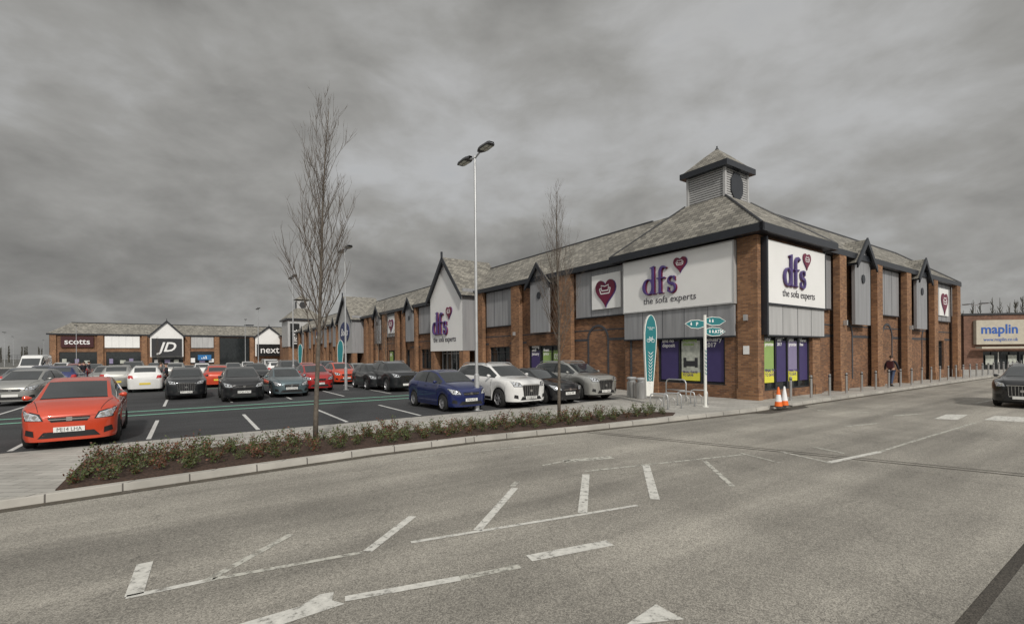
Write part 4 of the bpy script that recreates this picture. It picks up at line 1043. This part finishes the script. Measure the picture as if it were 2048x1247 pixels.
def bollard(t,s,mesh=[]):
    if not mesh:
        mb=MB(); mb.lathe([(.057,0),(.057,.94),(.0571,.9401),(.057,.98),(.03,1.0),(.0,1.0)],14,0); mb.lathe([(.085,.0),(.085,.012),(.057,.014)],14,0)
        mb.lathe([(.058,.86),(.0585,.865),(.0585,.905),(.058,.91)],14,1)
        mesh.append(mb.mesh('bollard',[M['steel'],M['trim']],smooth=True))
    o=link('bollard',mesh[0]); autosmooth(o) if mesh[0].users==1 else None
    o.matrix_basis=Matrix.Translation(lot(t,s,0))@Matrix.Rotation(math.radians(R.uniform(-1.2,1.2)),4,'X')
    o['label']='brushed stainless steel bollard along the pavement edge'; o['category']='bollard'; o['group']='bollards along the kerb'
for k in range(26): bollard(1.6+1.87*k,-.55)
def totem(pos,h,rot,label,art=True):
    e=root('totem_sign',label,'totem sign',Matrix.Translation(pos)@Matrix.Rotation(rot,4,'Z')@Matrix.Rotation(math.radians(1.5),4,'Y'),'surfboard shaped totem signs')
    k=h/3.6
    prof=[(.0,.14),(.3,.15),(.9,.18),(1.5,.22),(2.2,.27),(2.8,.29),(3.1,.27),(3.35,.215),(3.5,.14),(3.58,.06),(3.6,.0)]
    def outl(g=0,b=0): return [( (w-g)*k,z*k) for z,w in prof if w-g>0 and z>b]+[(0,(3.6-g*.8)*k)]+[(-(w-g)*k,z*k) for z,w in reversed(prof) if w-g>0 and z>b]
    Mx=Matrix(((1,0,0,0),(0,0,-1,0),(0,1,0,0),(0,0,0,1)))
    mb=MB(); mb.ext(outl(),-.05*k,.05*k); o=outl(); mb.face([(x,z,-.05*k) for x,z in o]); b=part('sign_board',mb,[M['cream']],e,M4=Mx)
    mb=MB(); mb.ext(outl(.035,.35),.0501*k,.056*k); f=part('sign_face',mb,[M['teal']],e,M4=Mx)
    if art:
        mb=MB(); z0,z1=.056,.062
        for c in (-.1,.1): mb.stroke(arc(c,2.55,.07,.07,0,360,14),.014,z0,z1)
        for a,b_ in (((-.1,2.55),(-.04,2.66)),((-.04,2.66),(.07,2.66)),((.07,2.66),(.1,2.55)),((.07,2.66),(0,2.55)),((0,2.55),(-.1,2.55)),((-.04,2.66),(0,2.55)),((.07,2.66),(.06,2.71)),((-.04,2.66),(-.055,2.7)),((-.08,2.7),(-.03,2.7)),((.06,2.71),(.1,2.71))):
            mb.stroke([(*a,0),(*b_,0)],.014,z0,z1)
        part('bicycle_mark',mb,[M['white']],f)
        mb=MB()
        for i in range(12):
            z=.55+i*.13
            for q in (-1,1): mb.stroke([(0,z,0),(q*.045,z+.05,0),(q*(.05+.007*i),z+.13,0)],[.008,.024,.004],z0,z1+.001*i)
        part('leaf_mark',mb,[M['white']],f)
        text('YOUR BIKE\nPARK',.07,M['white'],f,Matrix.Translation((0,2.98,.056)),align='CENTER',ext=.002)
    return e
totem(G(1298,806),3.6,math.radians(16),'tall white edged teal surfboard shaped sign with bicycle symbol')
totem(G(600,742),3.6,0,'tall teal surfboard shaped sign in the car park',False)
totem(G(680,757),3.4,0,'tall teal surfboard shaped sign in the car park',False)
totem(G(1996,738,0),3.2,1.0,'tall teal surfboard shaped sign beside the pavement',False)
e=root('direction_sign','white post with three teal pointed direction blades','direction sign',Matrix.Translation(G(1411,813))@Matrix.Rotation(math.radians(14),4,'Z'))
mb=MB(); mb.tube([(0,0,0),(0,0,3.46)],.055,12); mb.lathe([(.11,0),(.11,.02),(.06,.03)],12); part('post',mb,[M['cream']],e,smooth=False)
Mx=Matrix(((1,0,0,0),(0,0,-1,0),(0,1,0,0),(0,0,0,1)))
mb=MB()
for i in range(7): 
    for q in (-1,1): mb.stroke([(0,1.2+i*.14,0),(q*.03,1.27+i*.14,0),(q*.035,1.33+i*.14,0)],[.008,.02,.004],.055,.06)
part('leaf_mark',mb,[M['teal']],e,M4=Mx)
def blade(sg,z,L,body,tx=0.35):
    o=[(.05,-.1),(.3,-.17),(L*.7,-.15),(L,0),(L*.7,.13),(.3,.15),(.05,.1)]
    mb=MB(); mb.ext([(sg*a,b) for a,b in o],-.02,.02); mb.face([(sg*a,b,-.02) for a,b in o]); b=part('sign_blade',mb,[M['teal']],e,M4=Mx@Matrix.Translation((0,z,.0)))
    mb=MB(); mb.stroke([(sg*a,b_,0) for a,b_ in o]+[(sg*o[0][0],o[0][1],0)],.02,-.022,.024); part('sign_edge',mb,[M['cream']],b)
    if body: text(body,.19,M['white'],b,Matrix.Translation((sg*tx,-.07,.021)),align='CENTER',ext=.002,bold=.004)
    mb=MB()
    for i,x in enumerate((.2,.33) if sg>0 else (.6,)):
        if x<L*.8: mb.ext([(sg*x-.03,-.05),(sg*x+.03,-.05),(sg*x+.03,.02),(sg*x-.03,.02)],.02,.026); mb.stroke(arc(sg*x,.045,.012,.012,0,360,8),.02,.02,.027)
    part('symbol_mark',mb,[M['white']],b)
blade(-1,3.12,.85,'P',.35); blade(1,3.24,.9,'',0); blade(1,2.84,.88,'ATM',.6)
for i,(x,y) in enumerate(((1318,817),(1345,815),(1372,811),(1398,807))):
    e=root('cycle_stand','low galvanised steel hoop cycle stand fixed to paving','cycle stand',Matrix.Translation(G(x,y))@Matrix.Rotation(ANG-1.2,4,'Z'),'cycle stands')
    mb=MB(); hh=.55
    mb.tube([(-.32,0,0),(-.32,0,hh-.12),(-.29,0,hh-.03),(-.2,0,hh),(.2,0,hh),(.29,0,hh-.03),(.32,0,hh-.12),(.32,0,0)],.024,8); part('hoop',mb,[M['galv']],e,smooth=True)
    mb=MB(); 
    for q in (-.32,.32): mb.lathe([(.07,0),(.07,.01),(.03,.012)],10,c=(q,0,0))
    mb.tube([(-.1,0,0),(-.1,0,.3),(0,0,.38),(.1,0,.3),(.1,0,0)],.016,6)
    part('base_plate',mb,[M['steel']],e)
e=root('cycle_stand','tall curved galvanised cycle stand beside the sign post','cycle stand',Matrix.Translation(G(1352,800))@Matrix.Rotation(ANG-1.57,4,'Z'),'cycle stands')
mb=MB(); mb.tube([(-.5,0,0),(-.5,0,.75),(-.45,0,.86),(-.35,0,.9),(.35,0,.9),(.45,0,.86),(.5,0,.75),(.5,0,0)],.03,8); mb.tube([(-.5,0,.45),(.5,0,.45)],.02,6); part('hoop',mb,[M['galv']],e,smooth=True)
for x,y in ((1264,794),(1283,797)):
    e=root('litter_bin','round ribbed stainless steel litter bin near the shop wall','litter bin',Matrix.Translation(G(x,y)),'litter bins')
    mb=MB(); mb.lathe([(.2,0),(.22,.02),(.22,.72),(.2,.74)],24)
    for k in range(24):
        a=k*math.pi/12; mb.box(.222*math.cos(a)-.006,.222*math.cos(a)+.006,.222*math.sin(a)-.006,.222*math.sin(a)+.006,.04,.7)
    part('bin_body',mb,[M['steel']],e)
    mb=MB(); mb.lathe([(.17,.74),(.17,.84),(.23,.85),(.235,.9),(.18,.95),(0.001,.96)],24); part('bin_lid',mb,[M['galv']],e)
for x,y,l,c in ((1557,813,'orange traffic cone with white band on the road edge',0),(1569,811,'white and orange traffic cone on the road edge',1)):
    e=root('traffic_cone',l,'traffic cone',Matrix.Translation(G(x,y,-.0)),'traffic cones')
    mb=MB(); mb.lathe([(.14,.03),(.115,.2)],16,0); mb.lathe([(.115,.2),(.075,.46)],16,1); mb.lathe([(.075,.46),(.03,.72),(.02,.74),(0.001,.74)],16,0 if not c else 1); part('cone',mb,[M['orange'],M['white']],e,smooth=True)
    mb=MB(); mb.box(-.19,.19,-.19,.19,0,.03); part('cone_base',mb,[M['trim']],e)
# ---------------------------------------------------------------- people
def skinmesh(name,V,E,Rd,mat,par,label=None,sub=2):
    me=bpy.data.meshes.new(name); me.from_pydata(V,E,[])
    o=bpy.data.objects.new('tmp_skin',me); COL.objects.link(o)
    o.modifiers.new('s','SKIN'); 
    for i,r in enumerate(Rd): me.skin_vertices[0].data[i].radius=(r if isinstance(r,tuple) else (r,r))
    me.skin_vertices[0].data[0].use_root=True
    o.modifiers.new('u','SUBSURF').levels=sub
    bpy.context.view_layer.update()
    m2=bpy.data.meshes.new_from_object(o.evaluated_get(bpy.context.evaluated_depsgraph_get())); m2.name=name; m2.materials.clear(); m2.materials.append(mat)
    for p in m2.polygons:p.use_smooth=True
    bpy.data.objects.remove(o)
    return link(name,m2,par)
def person(M4,label,jm,tm,hm,walk=.25,h=1.75,bag=None):
    e=root('person',label,'person',M4@Matrix.Scale(h/1.75,4),None)
    w=walk
    V=[(0,0,.95),(0,0,1.12),(0,0,1.32),(0,0,1.44),(0,0,1.52),(0,-.01,1.62),(0,-.015,1.70)]
    Rd=[(.14,.11),(.13,.1),(.16,.11),(.09,.07),.052,(.075,.09),(.06,.075)]
    E=[(0,1),(1,2),(2,3),(3,4),(4,5),(5,6)]
    def add(p,r,k): V.append(p);Rd.append(r);E.append((k,len(V)-1));return len(V)-1
    for s_ in (1,-1):
        f=w*s_
        a=add((s_*.10,-.03*s_*w,.86),.085,0); a=add((s_*.10,-f*.55-.03,.49),.058,a); a=add((s_*.10,-f*.75+(.08 if s_<0 else 0),.10),.036,a); a=add((s_*.11,-f*.75-.12+(.08 if s_<0 else 0),.04),(.035,.03),a)
        b=add((s_*.19,0,1.40),.055,3); b=add((s_*.25,f*.35,1.14),.042,b); b=add((s_*.25,f*.7-.08,.92),.03,b); c=add((s_*.25,f*.75-.1,.85),(.02,.035),b)
        for i in range(4): add((s_*.25,f*.75-.13+i*.022,.775+.008*abs(i-1.5)),.009,c)
        add((s_*.235,f*.75-.15,.83),.01,c)
    skinmesh('body',V,E,Rd,M['skin'],e,sub=1)
    V2=[(0,0,.86),(0,0,1.1),(0,0,1.32),(0,0,1.43),(0,0,1.49)]; R2=[(.165,.13),(.155,.12),(.18,.13),(.11,.09),.068]; E2=[(0,1),(1,2),(2,3),(3,4)]
    for s_ in (1,-1):
        f=w*s_; i=len(V2); V2+=[(s_*.19,0,1.40),(s_*.25,f*.35,1.14),(s_*.25,f*.7-.08,.92)]; R2+=[.068,.056,.045]; E2+=[(3,i),(i,i+1),(i+1,i+2)]
    skinmesh('jacket',V2,E2,R2,jm,e,sub=1)
    V3=[(0,0,.93)];R3=[(.15,.12)];E3=[]
    for s_ in (1,-1):
        f=w*s_; i=len(V3); V3+=[(s_*.10,-.03*s_*w,.84),(s_*.10,-f*.55-.03,.49),(s_*.10,-f*.75+(.08 if s_<0 else 0),.12)]; R3+=[.098,.072,.055]; E3+=[(0,i),(i,i+1),(i+1,i+2)]
    skinmesh('trousers',V3,E3,R3,tm,e,sub=1)
    mb=MB()
    def sp(i,j): 
        th=math.pi*.58*i/7; ph=2*math.pi*j/12; return Vector((.086*math.sin(th)*math.cos(ph),.02+.1*math.sin(th)*math.sin(ph),1.655+.115*math.cos(th)))
    for a in range(7):
        for b in range(12):
            mb.face([sp(a,b),sp(a,b+1),sp(a+1,b+1),sp(a+1,b)])
    part('hair',mb,[hm],e,smooth=True)
    for s_ in (-1,1): mb=MB(); mb.box(s_*.03-.01,s_*.03+.01,-.105,-.098,1.64,1.655); part('eye',mb,[M['black']],e)
    mb=MB(); mb.box(-.012,.012,-.125,-.1,1.6,1.64); part('nose',mb,[M['skin']],e)
    for s_ in (1,-1):
        f=w*s_; y=-f*.75+(.08 if s_<0 else 0); mb=MB(); mb.box(s_*.105-.045,s_*.105+.045,y-.19,y+.07,0,.055); mb.box(s_*.105-.042,s_*.105+.042,y-.1,y+.065,.055,.11); part('shoe',mb,[M['trim']],e)
    if bag:
        mb=MB(); mb.box(-.15,.15,.12,.26,1.02,1.42); o=part('backpack',mb,[bag],e)
    return e
jd=plain('dark_jacket',(.02,.02,.03),.8); jn=plain('denim',(.05,.07,.13),.8); hb=plain('brown_hair',(.04,.025,.015),.7)
person(Matrix.Translation(lot(14.6,-.15,0))@Matrix.Rotation(math.radians(180)+ANG-math.pi/2,4,'Z'),'person in dark jacket walking with a backpack on the pavement',jd,jn,hb,.35,1.78,plain('maroon_fabric',(.06,.012,.015),.8))
person(Matrix.Translation(G(322,778))@Matrix.Rotation(2,4,'Z'),'person in grey jacket standing between parked cars',plain('grey_fabric',(.2,.2,.2),.8),jn,hb,.1,1.72)
person(Matrix.Translation(G(333,776))@Matrix.Rotation(-1,4,'Z'),'person in dark top standing between parked cars',jd,jd,hb,.15,1.65)
for x,y in ((168,762),(178,760),(160,764)): person(Matrix.Translation(G(x,y))@Matrix.Rotation(x,4,'Z'),'person in dark coat walking across the car park',jd,jn,hb,.25,1.7)
person(Matrix.Translation(G(1982,738,-.12))@Matrix.Rotation(1,4,'Z'),'person in dark coat walking near the retail warehouse',jd,jn,hb,.25,1.7)
# ---------------------------------------------------------------- world, sun, camera
SUN=Vector((.22,-.78,.62)).normalized()
elev=math.asin(SUN.z); 
wd=bpy.data.worlds.new("World"); S.world=wd; wd.use_nodes=True; nt=wd.node_tree
bg=nt.nodes['Background']
sky=N(nt,'ShaderNodeTexSky'); sky.sky_type='NISHITA'; sky.sun_disc=False; sky.sun_elevation=elev; sky.sun_rotation=math.atan2(SUN.x,SUN.y)
tc=N(nt,'ShaderNodeTexCoord'); sp=N(nt,'ShaderNodeSeparateXYZ'); nt.links.new(tc.outputs['Generated'],sp.inputs[0])
def mth(op,a,b=None,clamp=False):
    m=N(nt,'ShaderNodeMath'); m.operation=op; m.use_clamp=clamp
    for i,v in enumerate((a,b)):
        if v is None: continue
        if isinstance(v,(int,float)): m.inputs[i].default_value=v
        else: nt.links.new(v,m.inputs[i])
    return m.outputs[0]
zz=mth('ADD',mth('MAXIMUM',sp.outputs[2],0.0),.5)
cb=N(nt,'ShaderNodeCombineXYZ'); nt.links.new(mth('DIVIDE',sp.outputs[0],zz),cb.inputs[0]); nt.links.new(mth('DIVIDE',sp.outputs[1],zz),cb.inputs[1]); nt.links.new(mth('MULTIPLY',sp.outputs[2],1.6),cb.inputs[2])
def wn(scale,det,rough,dist=0.0):
    n=N(nt,'ShaderNodeTexNoise'); n.inputs['Scale'].default_value=scale; n.inputs['Detail'].default_value=det; n.inputs['Roughness'].default_value=rough; n.inputs['Distortion'].default_value=dist
    nt.links.new(cb.outputs[0],n.inputs['Vector']); return n.outputs[0]
f=mth('ADD',mth('MULTIPLY',wn(1.5,8,.48,.1),.62),mth('MULTIPLY',wn(5.0,10,.55,.2),.38))
f=mth('ADD',f,mth('MULTIPLY',sp.outputs[0],.05))
f=mth('ADD',f,mth('MULTIPLY',sp.outputs[2],.10))
rc=ramp(nt,[(.36,(.17,.168,.162)),(.47,(.245,.242,.232)),(.56,(.33,.327,.315)),(.68,(.50,.495,.48))])
nt.links.new(f,rc.inputs[0])
vd=N(nt,'ShaderNodeVectorMath'); vd.operation='DOT_PRODUCT'; nt.links.new(tc.outputs['Generated'],vd.inputs[0]); vd.inputs[1].default_value=SUN
br=mth('ADD',1.0,mth('MULTIPLY',mth('MAXIMUM',vd.outputs['Value'],0.0),1.2))
hs=N(nt,'ShaderNodeVectorMath'); hs.operation='SCALE'; nt.links.new(rc.outputs[0],hs.inputs[0]); nt.links.new(br,hs.inputs['Scale'])
sk=N(nt,'ShaderNodeVectorMath'); sk.operation='SCALE'; nt.links.new(sky.outputs[0],sk.inputs[0]); sk.inputs['Scale'].default_value=.08
gap=mth('MULTIPLY',mth('SUBTRACT',f,.55),2.4,True)
fin=mixc(nt,hs.outputs[0],sk.outputs[0],mth('MULTIPLY',gap,.4))
nt.links.new(fin,bg.inputs[0]); bg.inputs[1].default_value=1.0
sl=bpy.data.lights.new('sun','SUN'); sl.energy=2.2; sl.angle=math.radians(4); sl.color=(1,.95,.87)
so=bpy.data.objects.new('sun',sl); COL.objects.link(so); so.rotation_euler=SUN.to_track_quat('Z','Y').to_euler()
cam=bpy.data.cameras.new('camera'); co=bpy.data.objects.new('camera',cam); COL.objects.link(co)
cam.sensor_width=36; cam.lens=FOC/2048*36; cam.shift_y=(HY-623.5)/2048; cam.clip_end=3000; cam.clip_start=.05
co.location=(0,0,H); co.rotation_euler=(math.pi/2,ROLL,0)
S.camera=co
S.view_settings.view_transform='Standard'; S.view_settings.look='None'; S.view_settings.exposure=0
